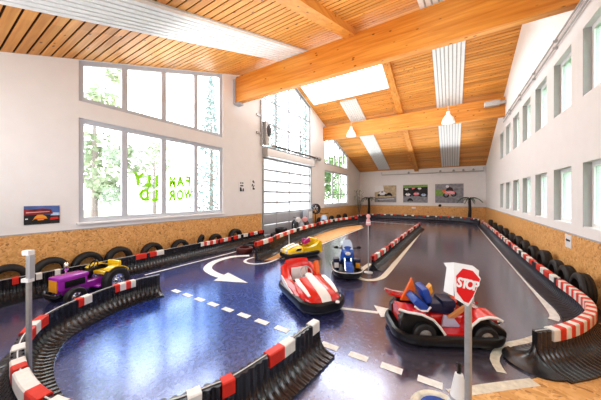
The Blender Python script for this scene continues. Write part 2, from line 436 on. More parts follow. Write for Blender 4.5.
# white strip and conduits high on the right wall
def conduit(z, x, label):
    m_ = MB(); m_.tube([(x, 6.0, z), (x, 16.5, z)], .022, 8)
    for yy in range(7, 17, 2): m_.box(x - .03, XR - .005, yy - .03, yy + .03, z - .03, z + .03)
    return tag(m_.build('conduit', M['greymetal']), label, 'pipe', 'conduits on the right wall')
conduit(6.02, XR - .06, 'lower of two thin grey conduits running along the right wall above the upper windows')
conduit(6.20, XR - .06, 'upper of two thin grey conduits running along the right wall above the upper windows')
m_ = MB(); m_.tube([(-5.98, YF - .12, 4.5), (-5.98, YF - .12, 4.25), (2.2, YF - .12, 4.22), (2.2, YF - .12, 4.5)], .03, 8)
tag(m_.build('heating_pipe', M['greymetal']), 'thin grey pipe running along the far wall just under the ceiling', 'pipe')
for x in (-3.5, -.9, .1, .8, 1.5):
    m_ = MB(); m_.lathe([(.02, .10), (.07, .06), (.09, -.06), (.0, -.08)], 12, 2, (x, YF - .12, 4.355))
    tag(m_.build('spotlight', M['greymetal']), 'small grey spotlight on the pipe under the far ceiling', 'lamp', 'small spotlights on the far pipe')

# ------------------------------------------------------------------ windows of the left wall
wn = [1]
def win_name(): wn[0] += 1; return 'window_%d' % wn[0]
def frame_poly(mb, y0, y1, z0, z1f, w, x0, x1):
    g = z1f if callable(z1f) else (lambda y: z1f)
    mb.prism([(y0, z0), (y0 + w, z0), (y0 + w, g(y0 + w)), (y0, g(y0))], 0, x0, x1)
    mb.prism([(y1 - w, z0), (y1, z0), (y1, g(y1)), (y1 - w, g(y1 - w))], 0, x0, x1)
    mb.prism([(y0 + w, z0), (y1 - w, z0), (y1 - w, z0 + w), (y0 + w, z0 + w)], 0, x0, x1)
    mb.prism([(y0 + w, g(y0 + w) - w), (y1 - w, g(y1 - w) - w), (y1 - w, g(y1 - w)), (y0 + w, g(y0 + w))], 0, x0, x1)
def left_window(y0, y1, z0, zt, muls, horiz=(), sill=True, glass='glass', w=.12):
    x0, x1 = XL - .16, XL - .06
    g = zt if callable(zt) else (lambda y: zt)
    e = bpy.data.objects.new(win_name(), None); C.objects.link(e); struct(e)
    mb = MB(); frame_poly(mb, y0, y1, z0, zt, w, x0, x1); mb.build('window_frame', M['frame'], e, smooth=False)
    ys = [y0 + w] + list(muls) + [y1 - w]
    for y in muls:
        MB().prism([(y - .075, z0 + w), (y + .075, z0 + w), (y + .075, g(y + .075) - w), (y - .075, g(y - .075) - w)], 0, x0 + .01, x1 - .01).build('mullion', M['frame'], e, smooth=False)
    for z in horiz:
        ya, yb = y0 + w, y1 - w
        while g(ya) < z + .15 and ya < yb: ya += .05
        while g(yb) < z + .15 and ya < yb: yb -= .05
        MB().box(x0 + .02, x1 - .02, ya, yb, z - .03, z + .03).build('glazing_bar', M['frame'], e, smooth=False)
    for a, b in zip(ys, ys[1:]):
        mb = MB(); pts = [(a, z0 + w), (b, z0 + w), (b, g(b) - w)] + ([(RIDGE_Y, g(RIDGE_Y) - w)] if a < RIDGE_Y < b and callable(zt) else []) + [(a, g(a) - w)]
        mb.prism(pts, 0, XL - .115, XL - .107); mb.build('pane', M[glass], e, smooth=False)
    if sill: MB().box(XL - .05, XL + .09, y0 - .05, y1 + .05, z0 - .05, z0 - .005).build('window_sill', M['white'], e, smooth=False)
    return e
wA = left_window(2.3, 7.0, 1.42, 4.17, (3.38, 4.55, 5.77))
left_window(2.3, 7.0, 4.61, top, (3.38, 4.55, 5.77), sill=False)
# gate opening: upper glazing + sectional door
def gate_upper():
    y0, y1, z0 = 9.5, 14.6, 4.66; w = .09; x0, x1 = XL - .16, XL - .06
    e = bpy.data.objects.new(win_name(), None); C.objects.link(e); struct(e)
    mb = MB(); g = top
    mb.box(x0, x1, y0, y0 + w, z0, g(y0)); mb.box(x0, x1, y1 - w, y1, z0, g(y1)); mb.box(x0, x1, y0 + w, y1 - w, z0, z0 + w)
    for a, b in ((y0 + w, RIDGE_Y), (RIDGE_Y, y1 - w)): mb.prism([(a, g(a) - w), (b, g(b) - w), (b, g(b)), (a, g(a))], 0, x0, x1)
    mb.build('window_frame', M['gateframe'], e, smooth=False)
    ms = [10.78, 12.06, 13.34]
    for y in ms: MB().box(x0 + .01, x1 - .01, y - .05, y + .05, z0 + w, g(y) - w).build('mullion', M['gateframe'], e, smooth=False)
    for z in (6.0, 7.25): MB().box(x0 + .02, x1 - .02, y0 + w, y1 - w, z - .03, z + .03).build('glazing_bar', M['gateframe'], e, smooth=False)
    ys = [y0 + w] + ms + [y1 - w]
    for a, b in zip(ys, ys[1:]):
        pts = [(a, z0 + w), (b, z0 + w), (b, g(b) - w)] + ([(RIDGE_Y, g(RIDGE_Y) - w)] if a < RIDGE_Y < b else []) + [(a, g(a) - w)]
        MB().prism(pts, 0, XL - .115, XL - .107).build('pane', M['glass'], e, smooth=False)
gate_upper()
door = bpy.data.objects.new('door_1', None); C.objects.link(door); struct(door)
mb = MB()
for a, b in ((9.5, 9.62), (14.48, 14.6)): mb.box(XL - .12, XL + .05, a, b, 0, 4.66)
mb.box(XL - .12, XL + .02, 9.62, 14.48, 4.15, 4.66); mb.build('door_frame', M['greymetal'], door, smooth=False)
zs = [1.2, 1.78, 2.36, 2.94, 3.52, 4.12]
rail = MB(); cols = [9.62, 10.83, 12.05, 13.27, 14.48]
for i, z in enumerate(zs): rail.box(XL - .11, XL - .05, 9.62, 14.48, z - .05, z + .05)
rail.box(XL - .11, XL - .05, 9.62, 14.48, .0, .08)
for y in cols: rail.box(XL - .105, XL - .045, y - .04, y + .04, 0, 4.12)
rail.build('door_rails', M['greypanel'], door, smooth=False)
for z0, z1 in zip(zs, zs[1:]):
    for a, b in zip(cols, cols[1:]):
        MB().box(XL - .085, XL - .075, a + .04, b - .04, z0 + .05, z1 - .05).build('pane', M['milky'], door, smooth=False)
for z0, z1 in ((.08, .6), (.6, 1.15)):
    MB().bbox(XL - .10, XL - .06, 9.66, 14.44, z0 + .01, z1 - .01, .012).build('door_panel', M['greypanel'], door)
# roller box, shaft, hoist
rb = thing('roller_box', 'long white box along the top of the gate', 'box', (XL + .02, 12.05, 4.16))
MB().bbox(0, .3, -2.5, 2.5, 0, .42, .05).build('housing', M['white'], rb)
MB().box(0, .31, -2.52, -2.48, -.02, .44).build('end_cap', M['greymetal'], rb, smooth=False)
MB().box(0, .31, 2.48, 2.52, -.02, .44).build('end_cap', M['greymetal'], rb, smooth=False)
sh = thing('gate_shaft', 'grey steel shaft with motor end running above the white gate box', 'shaft', (XL + .18, 12.3, 4.80))
MB().tube([(0, -2.3, 0), (0, 3.0, 0)], .055, 10).build('shaft', M['darkmetal'], sh)
for y in (-2.0, -1.0, .2, 1.6, 2.7):
    MB().box(-.17, .05, y - .04, y + .04, -.09, .10).build('bracket', M['greymetal'], sh, smooth=False)
MB().lathe([(.0, -.16), (.13, -.15), (.15, 0), (.13, .15), (0, .16)], 14, 1, (0, 3.1, -.02)).build('motor', M['greymetal'], sh)
MB().lathe([(.0, -.12), (.10, -.11), (.10, .11), (0, .12)], 14, 1, (0, -2.2, 0)).build('cable_drum', M['greymetal'], sh)
ho = thing('chain_hoist', 'dark oval drive unit hanging beside the left edge of the gate glazing', 'hoist', (XL + .2, 9.75, 4.95))
MB().ell((0, 0, .55), (.14, .18, .36), 14, 10).build('gear_case', M['darkmetal'], ho)
MB().box(-.16, .06, -.24, .0, -.2, 1.0).build('back_plate', M['greymetal'], ho, smooth=False)
MB().tube([(-.06, -.12, .7), (-.06, -.12, 2.4)], .03).build('guide_rail', M['greymetal'], ho)
MB().tube([(0, .1, .8), (0, .35, 2.5)], .022).build('cable', M['greymetal'], ho)
tr = thing('door_track', 'tall galvanised rail up the left side of the gate glazing', 'rail', (XL + .03, 9.40, 4.7))
MB().box(-.03, .06, -.05, .05, 0, 2.3).build('rail', M['greymetal'], tr, smooth=False)
for z in (.6, 1.5): MB().box(-.03, .03, -.35, .05, z - .05, z + .05).build('bracket', M['greymetal'], tr, smooth=False)
left_window(16.7, 21.6, 1.45, 4.16, (18.3, 19.95), (2.3, 3.2))
left_window(16.7, 21.6, 4.6, top, (17.7, 18.7, 19.7, 20.65), (), sill=False)
# painted letters on the pane, meant to be read from outside
TM = {}
def text_mesh(body, size, ext, off=0., bold=True):
    k = (body, size, ext, off)
    if k in TM: return TM[k]
    cu = bpy.data.curves.new('lettering', 'FONT'); cu.body = body; cu.size = size; cu.extrude = ext; cu.offset = off
    cu.align_x = 'CENTER'; cu.align_y = 'CENTER'; cu.resolution_u = 3
    o = bpy.data.objects.new('tmp', cu); C.objects.link(o)
    bpy.context.view_layer.update()
    me = bpy.data.meshes.new_from_object(o.evaluated_get(bpy.context.evaluated_depsgraph_get()))
    bpy.data.objects.remove(o); bpy.data.curves.remove(cu); TM[k] = me
    return me
def text_obj(name, body, size, ext, m, parent, matrix, off=0.):
    me = text_mesh(body, size, ext, off).copy(); me.materials.clear(); me.materials.append(m)
    o = bpy.data.objects.new(name, me); C.objects.link(o); o.parent = parent; o.matrix_local = matrix
    return o
for ch, yy, zz, wob in (('F', 5.46, 2.65, .05), ('A', 5.15, 2.63, -.06), ('M', 4.86, 2.60, .04), ('I', 4.33, 2.61, .05), ('L', 4.05, 2.60, -.03), ('Y', 3.76, 2.63, .08),
                   ('W', 5.46, 2.16, .03), ('O', 5.14, 2.14, 0), ('R', 4.85, 2.12, -.05), ('L', 4.28, 2.12, .03), ('D', 3.94, 2.13, -.04)):
    # painted to be read from outside, so mirrored from in here
    mt = Matrix(((0, 0, -1, XL - .098), (-1, 0, 0, yy), (0, 1, 0, zz), (0, 0, 0, 1))) @ Matrix.Rotation(wob, 4, 'Z') @ Matrix.Diagonal((.62 if ch in 'MWO' else .78, 1, 1, 1))
    text_obj('painted_letter', ch, .50, .004, M['green'], wA, mt, .028)

# ------------------------------------------------------------------ windows of the right wall (deep reveals)
def right_window(a, b, z0, z1):
    e = bpy.data.objects.new(win_name(), None); C.objects.link(e); struct(e)
    x0, x1 = XR + .13, XR + .21; w = .09
    mb = MB()
    mb.box(x0, x1, a, a + w, z0, z1); mb.box(x0, x1, b - w, b, z0, z1); mb.box(x0, x1, a + w, b - w, z0, z0 + w); mb.box(x0, x1, a + w, b - w, z1 - w, z1)
    mb.build('window_frame', M['white'], e, smooth=False)
    MB().box(x0 + .03, x0 + .04, a + w, b - w, z0 + w, z1 - w).build('pane', M['glassR'], e, smooth=False)
    MB().box(XR + .01, x0, a, b - .012, z0, z0 + .02).build('window_sill', M['white'], e, smooth=False)
    MB().box(XR + .002, x0, b - .012, b, z0, z1).build('reveal_shade_sheet', M['reveal'], e, smooth=False)  # added grey sheet, stands in for shade on the far jamb
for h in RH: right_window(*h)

# ------------------------------------------------------------------ floor paint and boards
def ribbon(pts, w, z=.004, n=10, closed=False):
    P = smooth_path(pts, .12); mb = MB(); L_ = []; R_ = []
    for i, p in enumerate(P):
        t = (P[min(i + 1, len(P) - 1)] - P[max(i - 1, 0)]).normalized(); nn = Vector((-t.y, t.x))
        L_.append(p + nn * w / 2); R_.append(p - nn * w / 2)
    vs = [(p.x, p.y, z) for p in L_] + [(p.x, p.y, z) for p in R_]; k = len(P)
    mb.add(vs, [(i, i + 1, k + i + 1, k + i) for i in range(k - 1)])
    return mb
def smooth_path(pts, ds):
    V = [Vector(p[:2]) for p in pts]; out = []
    E = [V[0] * 2 - V[1]] + V + [V[-1] * 2 - V[-2]]
    for i in range(1, len(E) - 2):
        p0, p1, p2, p3 = E[i - 1:i + 3]
        n = max(2, int((p2 - p1).length / .02))
        for k in range(n):
            t = k / n
            out.append(.5 * ((2 * p1) + (p2 - p0) * t + (2 * p0 - 5 * p1 + 4 * p2 - p3) * t * t + (3 * p1 - p0 - 3 * p2 + p3) * t ** 3))
    out.append(V[-1])
    res = [out[0]]; acc = 0.; nxt = ds
    for a, b in zip(out, out[1:]):
        l = (b - a).length
        while l > 0 and acc + l >= nxt: res.append(a.lerp(b, (nxt - acc) / l)); nxt += ds
        acc += l
    if (res[-1] - out[-1]).length > ds * .4: res.append(out[-1])
    return res
def flat(poly, z=.004): return MB().add([(x, y, z) for x, y in poly], [tuple(range(len(poly)))])
def lane(name, mb, m='paint'): return mb.build(name, M[m], fl, smooth=False)
lane('lane_line', ribbon([(1.58, 21), (1.57, 15), (1.57, 9), (1.55, 6.3), (1.45, 5.75)], .13))
lane('lane_line', ribbon([(-6.98, 3.3), (-6.98, 4.3), (-6.98, 5.3), (-7.0, 6.6), (-7.15, 8.2)], .08))
lane('lane_line', ribbon([(-1.62, 17), (-1.56, 12), (-1.53, 8.6), (-1.52, 7.0), (-1.57, 6.35), (-1.8, 6.06), (-2.08, 6.14), (-2.2, 6.6), (-2.18, 7.6)], .15), 'yellowline')
lane('lane_line', ribbon([(-5.0, 6.6), (-4.98, 6.0), (-5.2, 5.65), (-5.55, 5.62), (-5.8, 5.85), (-5.82, 6.3)], .1))
lane('lane_line', ribbon([(-4.85, 6.6), (-4.86, 8.6), (-4.92, 10.7), (-5.02, 13.7), (-5.1, 16.2)], .09), 'yellowline')
lane('lane_line', ribbon([(-6.0, 20.4), (-4.2, 20.1), (-2.4, 19.9)], .16))
lane('lane_line', ribbon([(-.02, 3.03), (.17, 3.20), (.48, 3.47), (.80, 3.74)], .12), 'yellowline')
lane('lane_line', ribbon([(1.15, 5.05), (.9, 4.72), (.66, 4.46), (.52, 4.2), (.46, 3.95), (.50, 3.72)], .1), 'yellowline')
x = -5.32
while x < -.1:
    lane('lane_dash', flat([(x, 3.045), (x + .25, 3.045), (x + .25, 3.16), (x, 3.16)])); x += .415
# curved and straight arrows
lane('lane_arrow', ribbon([(-6.12, 6.35), (-6.5, 5.9), (-6.5, 5.2), (-6.1, 4.6), (-5.55, 4.36), (-5.1, 4.3)], .24))
lane('arrow_head', flat([(-5.25, 4.62), (-4.2, 4.32), (-5.05, 3.98)], .005))
lane('lane_arrow', flat([(-1.95, 4.26), (-1.93, 4.17), (-1.12, 4.42), (-1.15, 4.51)]))
lane('arrow_head', flat([(-1.28, 4.72), (-1.05, 4.32), (-.55, 4.72)], .005))
# strand-board floor areas
gate_base = [(-5.45, 5.95), (-5.58, 6.8), (-5.84, 7.7), (-6.15, 9.2), (-6.4, 11.0), (-6.62, 13.6), (-6.55, 16.0), (-6.0, 17.6)]
tan_low = [(-5.06, 6.25), (-4.95, 7.2), (-4.94, 8.6), (-5.0, 10.7), (-5.12, 13.7), (-5.2, 16.2), (-5.6, 17.4)]
a_, b_ = smooth_path(gate_base, .3), smooth_path(tan_low, .3)
mb = MB(); n = min(len(a_), len(b_))
pa = [a_[int(i * (len(a_) - 1) / 30)] for i in range(31)]; pb = [b_[int(i * (len(b_) - 1) / 30)] for i in range(31)]
mb.add([(p.x, p.y, .006) for p in pa] + [(p.x, p.y, .006) for p in pb], [(i, i + 1, 32 + i, 31 + i) for i in range(30)])
lane('strand_board', mb, 'osbfloor')
lane('strand_board', flat([(-.05, 2.2), (2.32, 2.2), (2.32, 6.2), (2.0, 6.0), (1.92, 5.6), (1.7, 5.1), (1.2, 4.36), (.98, 4.1), (.82, 3.82), (.2, 3.18), (-.05, 2.98)], .003), 'osbfloor')

# ------------------------------------------------------------------ kart barriers
def barrier(path, h, fl_, fr_, label, m='barrier', ds=.022, w=.028, rib=.022, name='kart_barrier', split=None):
    root = thing(name, label, 'barrier', (0, 0, 0), 0, 'ribbed track barriers')
    P = smooth_path(path, ds); n = len(P)
    fL = fl_ if callable(fl_) else (lambda s: fl_); fR = fr_ if callable(fr_) else (lambda s: fr_)
    T = [(P[min(i + 1, n - 1)] - P[max(i - 1, 0)]).normalized() for i in range(n)]
    NN = [Vector((-t.y, t.x)) for t in T]
    def side(f, r):
        f = max(f, .012)
        return [(w + r, h), (w + r, h * .52), (w + r + f * .08, h * .34), (w + r + f * .27, h * .18), (w + r * .7 + f * .58, h * .075 + r * .6), (w + f, .022 + r * .5), (w + f, 0)]
    secs = []
    for i, p in enumerate(P):
        s = i * ds; r = rib if (i // 2) % 2 else 0.
        l = side(fL(s), r); q = side(fR(s), r)
        ring = [(a, z) for a, z in l[::-1]] + [(-a, z) for a, z in q]
        secs.append([(p.x + NN[i].x * a, p.y + NN[i].y * a, z) for a, z in ring])
    if split:
        k = int(split / ds)
        mb = MB(); mb.loft(secs[:k + 1]); mb.build('barrier_panel', M[m], root, angle=28)
        mb = MB(); mb.loft(secs[k:]); mb.build('barrier_panel', M['barrier'], root, angle=28)
    else:
        mb = MB(); mb.loft(secs); mb.build('barrier_panel', M[m], root, angle=28)
    # thin pale cord along the crest
    mb = MB(); mb.tube([(p.x, p.y, h + .006) for p in P[::4]], .007, 5); mb.build('crest_cord', M['cord'], root)
    root['_'] = 0; del root['_']
    return root, P, NN, h, w + rib, ds
def s_at_u(B, u, s_lo=0, s_hi=1e9):
    root, P, NN, h, w, ds = B; best = None
    for i, p in enumerate(P):
        if not s_lo <= i * ds <= s_hi: continue
        d = abs(proj(p.x, p.y, h)[0] - u)
        if best is None or d < best[0]: best = (d, i * ds)
    return best[1]
def band(B, s0, s1, red, depth=.12):
    root, P, NN, h, w, ds = B
    if s1 < s0: s0, s1 = s1, s0
    i0 = max(0, int(s0 / ds)); i1 = min(len(P) - 1, max(i0 + 2, int(s1 / ds)))
    W = w + .006; secs = []
    for i in range(i0, i1 + 1):
        p, n = P[i], NN[i]
        secs.append([(p.x + n.x * a, p.y + n.y * a, z) for a, z in ((W, h - depth), (W, h + .004), (W - .012, h + .016), (-W + .012, h + .016), (-W, h + .004), (-W, h - depth))])
    mb = MB(); mb.loft(secs)
    o = mb.build('tape_band', M['redtape' if red else 'whitetape'], root)
    o['label'] = 'red tape band' if red else 'white tape band'
def bands_u(B, lst, s_lo=0, s_hi=1e9, depth=.12):
    for u0, u1, red in lst: band(B, s_at_u(B, u0, s_lo, s_hi), s_at_u(B, u1, s_lo, s_hi), red, depth)
def alternating(B, s0, s1, pitch, gap=0., red0=True, skip=None, depth=.12):
    s = s0; r = red0; k = 0
    while s < s1:
        if not (skip and skip(k)): band(B, s, s + pitch - gap, r, depth)
        s += pitch; r = not r; k += 1
# foreground loop round the blue pool of floor
loop_path = [(-5.41, 2.85), (-5.48, 2.4), (-5.44, 1.95), (-5.29, 1.54), (-5.12, 1.2), (-4.85, .92), (-4.50, .74), (-4.16, .635), (-3.80, .575), (-3.42, .555), (-3.08, .57),
             (-2.76, .63), (-2.45, .75), (-2.16, .95), (-1.96, 1.18), (-1.85, 1.4), (-1.76, 1.6), (-1.68, 2.06), (-1.63, 2.4), (-1.58, 2.95)]
LB = barrier(loop_path, .40, .25, .25, 'black ribbed barrier curving in an open loop round the blue floor in the foreground')
mid = s_at_u(LB, 17)
SL = len(LB[1]) * LB[5]
bands_u(LB, [(76, 82, 1), (82, 89, 0), (114, 119, 1), (119, 125, 0), (125, 130, 1), (130, 135, 0), (36, 44, 1), (30, 36, 0), (25, 30, 1)], 0, mid - .25)
s13 = mid
band(LB, s13 - .28, s13 - .13, 0)
band(LB, s13 + .10, s13 + .22, 0); band(LB, s13 + .22, s13 + .34, 1)
bands_u(LB, [(17, 33, 0), (33, 45, 1), (51, 63, 0), (63, 84, 1), (187, 200, 0), (222, 233, 1), (267, 281, 1), (281, 292, 0), (310, 316, 0)], mid + .36)
# left wall run
LW = barrier([(-7.5, -.9), (-7.52, 0.2), (-7.52, 2.), (-7.54, 3.5), (-7.6, 5.), (-7.6, 6.2), (-7.75, 7.6), (-7.92, 9.2)], .45, 0, .28, 'long black ribbed barrier along the left wall below the windows')
bands_u(LW, [(11, 19, 1), (36, 43, 0), (55, 60, 0), (135, 146, 1), (149, 156, 1), (156, 163, 0), (200, 203.5, 0), (203.5, 206, 1), (206, 209, 0), (209, 212, 1), (212, 215, 0), (215, 217.5, 1),
            (219, 223, 1), (223, 227, 0), (227, 230, 1), (233, 237, 1), (237, 240, 0), (243, 247, 0), (249, 253, 1), (253, 257, 0), (258, 262, 1)])
# run in front of the gate
GB = barrier(gate_base, .60, 0, .2, 'black barrier with red and white taped crest curving past the gate', 'barrier', .025)
alternating(GB, .02, len(GB[1]) * .025, .36, .02, True, lambda k: k % 7 == 3, .13)
# centre divider
CB = barrier([(-1.92, 6.95), (-1.88, 8.6), (-1.86, 12), (-1.80, 17.5)], .40, .12, .26, 'straight black barrier dividing the two far lanes, taped red and white', 'barrier', .025)
alternating(CB, .0, 10.5, .34, .10, True, lambda k: k % 6 == 5)
# far end
FB = barrier([(-7.0, 18.6), (-7.0, 21.0), (-6.4, 22.9), (-5.0, 23.6), (-2., 23.65), (.2, 23.5), (1.2, 22.9), (1.68, 21.9)], .46, 0, .25, 'dark barrier along the far wall below the racing pictures', 'barrierblue', .05)
alternating(FB, .2, len(FB[1]) * .05 - .1, .3, .12, False, lambda k: k % 3 == 1, .1)
# right wall run with hook
rp_ = [(1.80, 21.5), (1.83, 18), (1.83, 13), (1.83, 9), (1.86, 7.2), (1.9, 6.4), (1.88, 5.85), (1.77, 5.4), (1.6, 5.05), (1.4, 4.73), (1.16, 4.43), (.88, 4.16)]
RB_len = len(smooth_path(rp_, .018)) * .018
RB = barrier(rp_, .40, lambda s: .33 * min(1, max(0, (s - (RB_len - 2.4)) / .8)), lambda s: .26, 'long barrier along the right wall with striped crest, hooking round at its near end', 'barrierblue', .018, split=RB_len - 2.0)
s0 = s_at_u(RB, 560, 0, RB_len - 2.2)
alternating(RB, s0, RB_len - .30, .105, 0., True, lambda k: False, .13)
alternating(RB, .3, s0 - .05, .30, .05, False, lambda k: k % 5 == 2, .11)

_p, _n = RB[1][-1], RB[2][-1]; _a0 = math.atan2(_n.y, _n.x); vs = []; fs = []
_pr = [(.0, .24), (.03, .16), (.07, .10), (.14, .055), (.24, .03), (.32, .022), (.32, 0)]
for k in range(15):
    a = _a0 + PI * k / 14 * (-1 if (Vector((math.cos(_a0 - PI / 2), math.sin(_a0 - PI / 2))).dot(RB[1][-1] - RB[1][-8]) > 0) else 1)
    for r_, z_ in _pr: vs.append((_p.x + r_ * math.cos(a), _p.y + r_ * math.sin(a), z_))
for k in range(14):
    for m in range(6): fs.append((k * 7 + m, k * 7 + m + 1, (k + 1) * 7 + m + 1, (k + 1) * 7 + m))
MB().add(vs, fs).build('end_foot', M['barrier'], RB[0], angle=30)

# ------------------------------------------------------------------ tyres
def tyre(R_=.31, r=.19, w=.19):
    mb = MB(); prof = []
    for k in range(5): prof.append((r + (R_ - .035 - r) * k / 4, -w / 2 - .012 * math.sin(PI * k / 4)))
    prof += [(R_ - .008, -w / 2 + .02), (R_, -w / 2 + .045)]
    for g in (-.03, .03): prof += [(R_, g - .008), (R_ - .012, g - .006), (R_ - .012, g + .006), (R_, g + .008)]
    prof += [(R_, w / 2 - .045), (R_ - .008, w / 2 - .02)]
    for k in range(4, -1, -1): prof.append((r + (R_ - .035 - r) * k / 4, w / 2 + .012 * math.sin(PI * k / 4)))
    prof += [(r + .012, w / 2 - .03), (r + .012, -w / 2 + .03)]
    mb.lathe(prof, 36, 0, (0, 0, 0), closed=True)
    return mb
ty0 = tyre().build('tyre', M['rubber'], angle=50)
def put_tyre(loc, rot, label, group, s=1., m=None, first=[True]):
    global ty0
    o = ty0 if first[0] else ty0.copy()
    if not first[0]: C.objects.link(o)
    first[0] = False
    o.location = loc; o.rotation_euler = rot; o.scale = (s, s, s)
    if m:
        o.data = o.data.copy(); o.data.materials.clear(); o.data.materials.append(m)
    tag(o, label, 'tyre', group)
    return o
ords = ['nearest', 'second', 'third', 'fourth', 'fifth', 'sixth', 'seventh', 'eighth', 'ninth', 'tenth', 'eleventh', 'twelfth']
ry = [6.80, 7.52, 8.14, 9.05, 10.1, 11.1, 12.1, 13.3, 14.7, 16.2, 18.0, 19.8]
for k, yy in enumerate(ry):
    s = (1.02, .98, .95, 1.05, .96, .98, 1, .94, 1, 1, .95, 1)[k]
    put_tyre((2.115, yy, .31 * s), (R.uniform(0, 3), 0, R.uniform(-.05, .05)), 'black tyre standing against the right wall behind the barrier, %s from the viewer' % ords[k], 'tyres behind the right barrier', s)
ly = [1.07, 1.74, 2.42, 3.12, 4.02, 4.95, 6.45, 7.5]
for k, yy in enumerate(ly):
    s = (1.04, 1.06, 1.06, 1.08, 1.04, .98, .98, 1.12)[k]
    put_tyre((-8.06, yy, .312 * s), (R.uniform(0, 3), 0, R.uniform(-.06, .06)), 'black tyre standing against the left wall behind the barrier, %s from the viewer' % ords[k], 'tyres behind the left barrier', s)
put_tyre((-7.95, 5.70, .50), (0, .3, .6), 'small black tyre tilted up on top of the row by the left wall', None, .62)
put_tyre((-6.62, 6.62, .1), (0, PI / 2, 0), 'dark red painted tyre lying flat on the floor by the curved arrow', None, 1., M['rubberred'])
put_tyre((-6.95, 7.35, .1), (0, PI / 2, 0), 'black tyre lying flat behind the dark red one', None, 1.)
for k, (xx, yy, zz) in enumerate([(-7.7, 10.0, .1), (-7.65, 10.68, .1), (-7.68, 10.35, .335)]):
    put_tyre((xx, yy, zz), (0, PI / 2, 0), ['black tyre lying on the floor at the left foot of the gate', 'black tyre lying on the floor second from the left foot of the gate', 'black tyre lying on top of the two tyres by the gate'][k], 'tyres lying by the gate', 1.05)
for k, yy in enumerate([15.2, 16.1, 17.2, 18.6, 20.0]):
    put_tyre((-7.93, yy, .31), (R.uniform(0, 3), 0, 0), 'black tyre leaning on the far left wall beyond the gate, %s from the gate' % ['first', 'second', 'third', 'fourth', 'fifth'][k], 'tyres beyond the gate', 1.05)

# ------------------------------------------------------------------ kart building blocks (local: +x forward, z up)
def rrect(l, w, r, n=6, nose=0.):
    """rounded rectangle outline, counter-clockwise; nose > 0 pulls the front to a rounded point"""
    pts = []
    for cx, cy, a0 in ((l / 2 - r, w / 2 - r, 0), (-l / 2 + r, w / 2 - r, PI / 2), (-l / 2 + r, -w / 2 + r, PI), (l / 2 - r, -w / 2 + r, 1.5 * PI)):
        for k in range(n + 1):
            a = a0 + PI / 2 * k / n; pts.append((cx + r * math.cos(a), cy + r * math.sin(a)))
    if nose: pts = [(x, y * (1 - nose * max(0, x / (l / 2)) ** 2)) for x, y in pts]
    return pts
def bumper_ring(mb, outline, z0, z1, t):
    n = len(outline); secs = []
    for i, (x, y) in enumerate(outline):
        px, py = outline[i - 1]; qx, qy = outline[(i + 1) % n]
        tx, ty = qx - px, qy - py; l = math.hypot(tx, ty) or 1; nx, ny = ty / l, -tx / l
        zc, hz = (z0 + z1) / 2, (z1 - z0) / 2
        secs.append([(x + nx * t * math.cos(a) * .5 - nx * t * .5, y + ny * t * math.cos(a) * .5 - ny * t * .5, zc + hz * math.sin(a)) for a in [2 * PI * k / 8 for k in range(8)]])
    secs.append(secs[0]); mb.loft(secs, cap=False)
def shell(mb, stations, n=12, mi=0):
    """lofted body: stations (x, halfwidth, zbottom, ztop, roundness)"""
    secs = []
    for x, hw, zb, zt, rd in stations:
        s = [(x, -hw, zb)]
        for k in range(n + 1):
            a = PI * k / n; cx = -math.cos(a); sx = math.sin(a)
            s.append((x, hw * math.copysign(abs(cx) ** rd, cx), zb + (zt - zb) * (.25 + .75 * sx ** rd)))
        s.append((x, hw, zb)); secs.append(s)
    mb.loft(secs, mi)
def wheel(parent, x, y, r, w, name='wheel', m='rubber', hub='chrome'):
    mb = MB(); mb.lathe([(r * .55, -w / 2), (r * .88, -w / 2), (r, -w / 2 + w * .2), (r, w / 2 - w * .2), (r * .88, w / 2), (r * .55, w / 2)], 24, 1, (x, y, r), closed=True)
    t_ = mb.build(name, M[m], parent)
    mb = MB(); mb.lathe([(0, -w / 2 + .01), (r * .5, -w / 2 + .012), (r * .56, -w / 2 + .03), (r * .56, w / 2 - .03), (r * .5, w / 2 - .012), (r * .2, w / 2 - .03), (r * .16, w / 2 + .005), (0, w / 2 + .008)], 20, 1, (x, y, r))
    for k in range(5):
        a = 2 * PI * k / 5; mb.box(x - .012 + r * .3 * math.cos(a), x + .012 + r * .3 * math.cos(a), y - w / 2 - .004, y + w / 2 + .004, r + r * .3 * math.sin(a) - .012, r + r * .3 * math.sin(a) + .012)
    mb.build('hub', M[hub], t_)
    return t_
def steering(parent, x, z, r=.13, tilt=.9, y=0, m='black'):
    mb = MB(); pts = []
    for k in range(20):
        a = 2 * PI * k / 20; pts.append((x + r * math.sin(tilt) * math.cos(a) * -1 * -1 * .0 + r * math.cos(a) * math.cos(tilt) * -1, y + r * math.sin(a), z + r * math.cos(a) * math.sin(tilt)))
    mb.tube(pts, .014, 6, closed=True); mb.tube([(x + .18, y, z - .16), (x, y, z)], .015, 6)
    for a in (0, 2.1, 4.2): mb.tube([(x, y, z), (x - r * math.cos(a) * math.cos(tilt), y + r * math.sin(a), z + r * math.cos(a) * math.sin(tilt))], .01, 5)
    return mb.build('steering_wheel', M[m], parent)

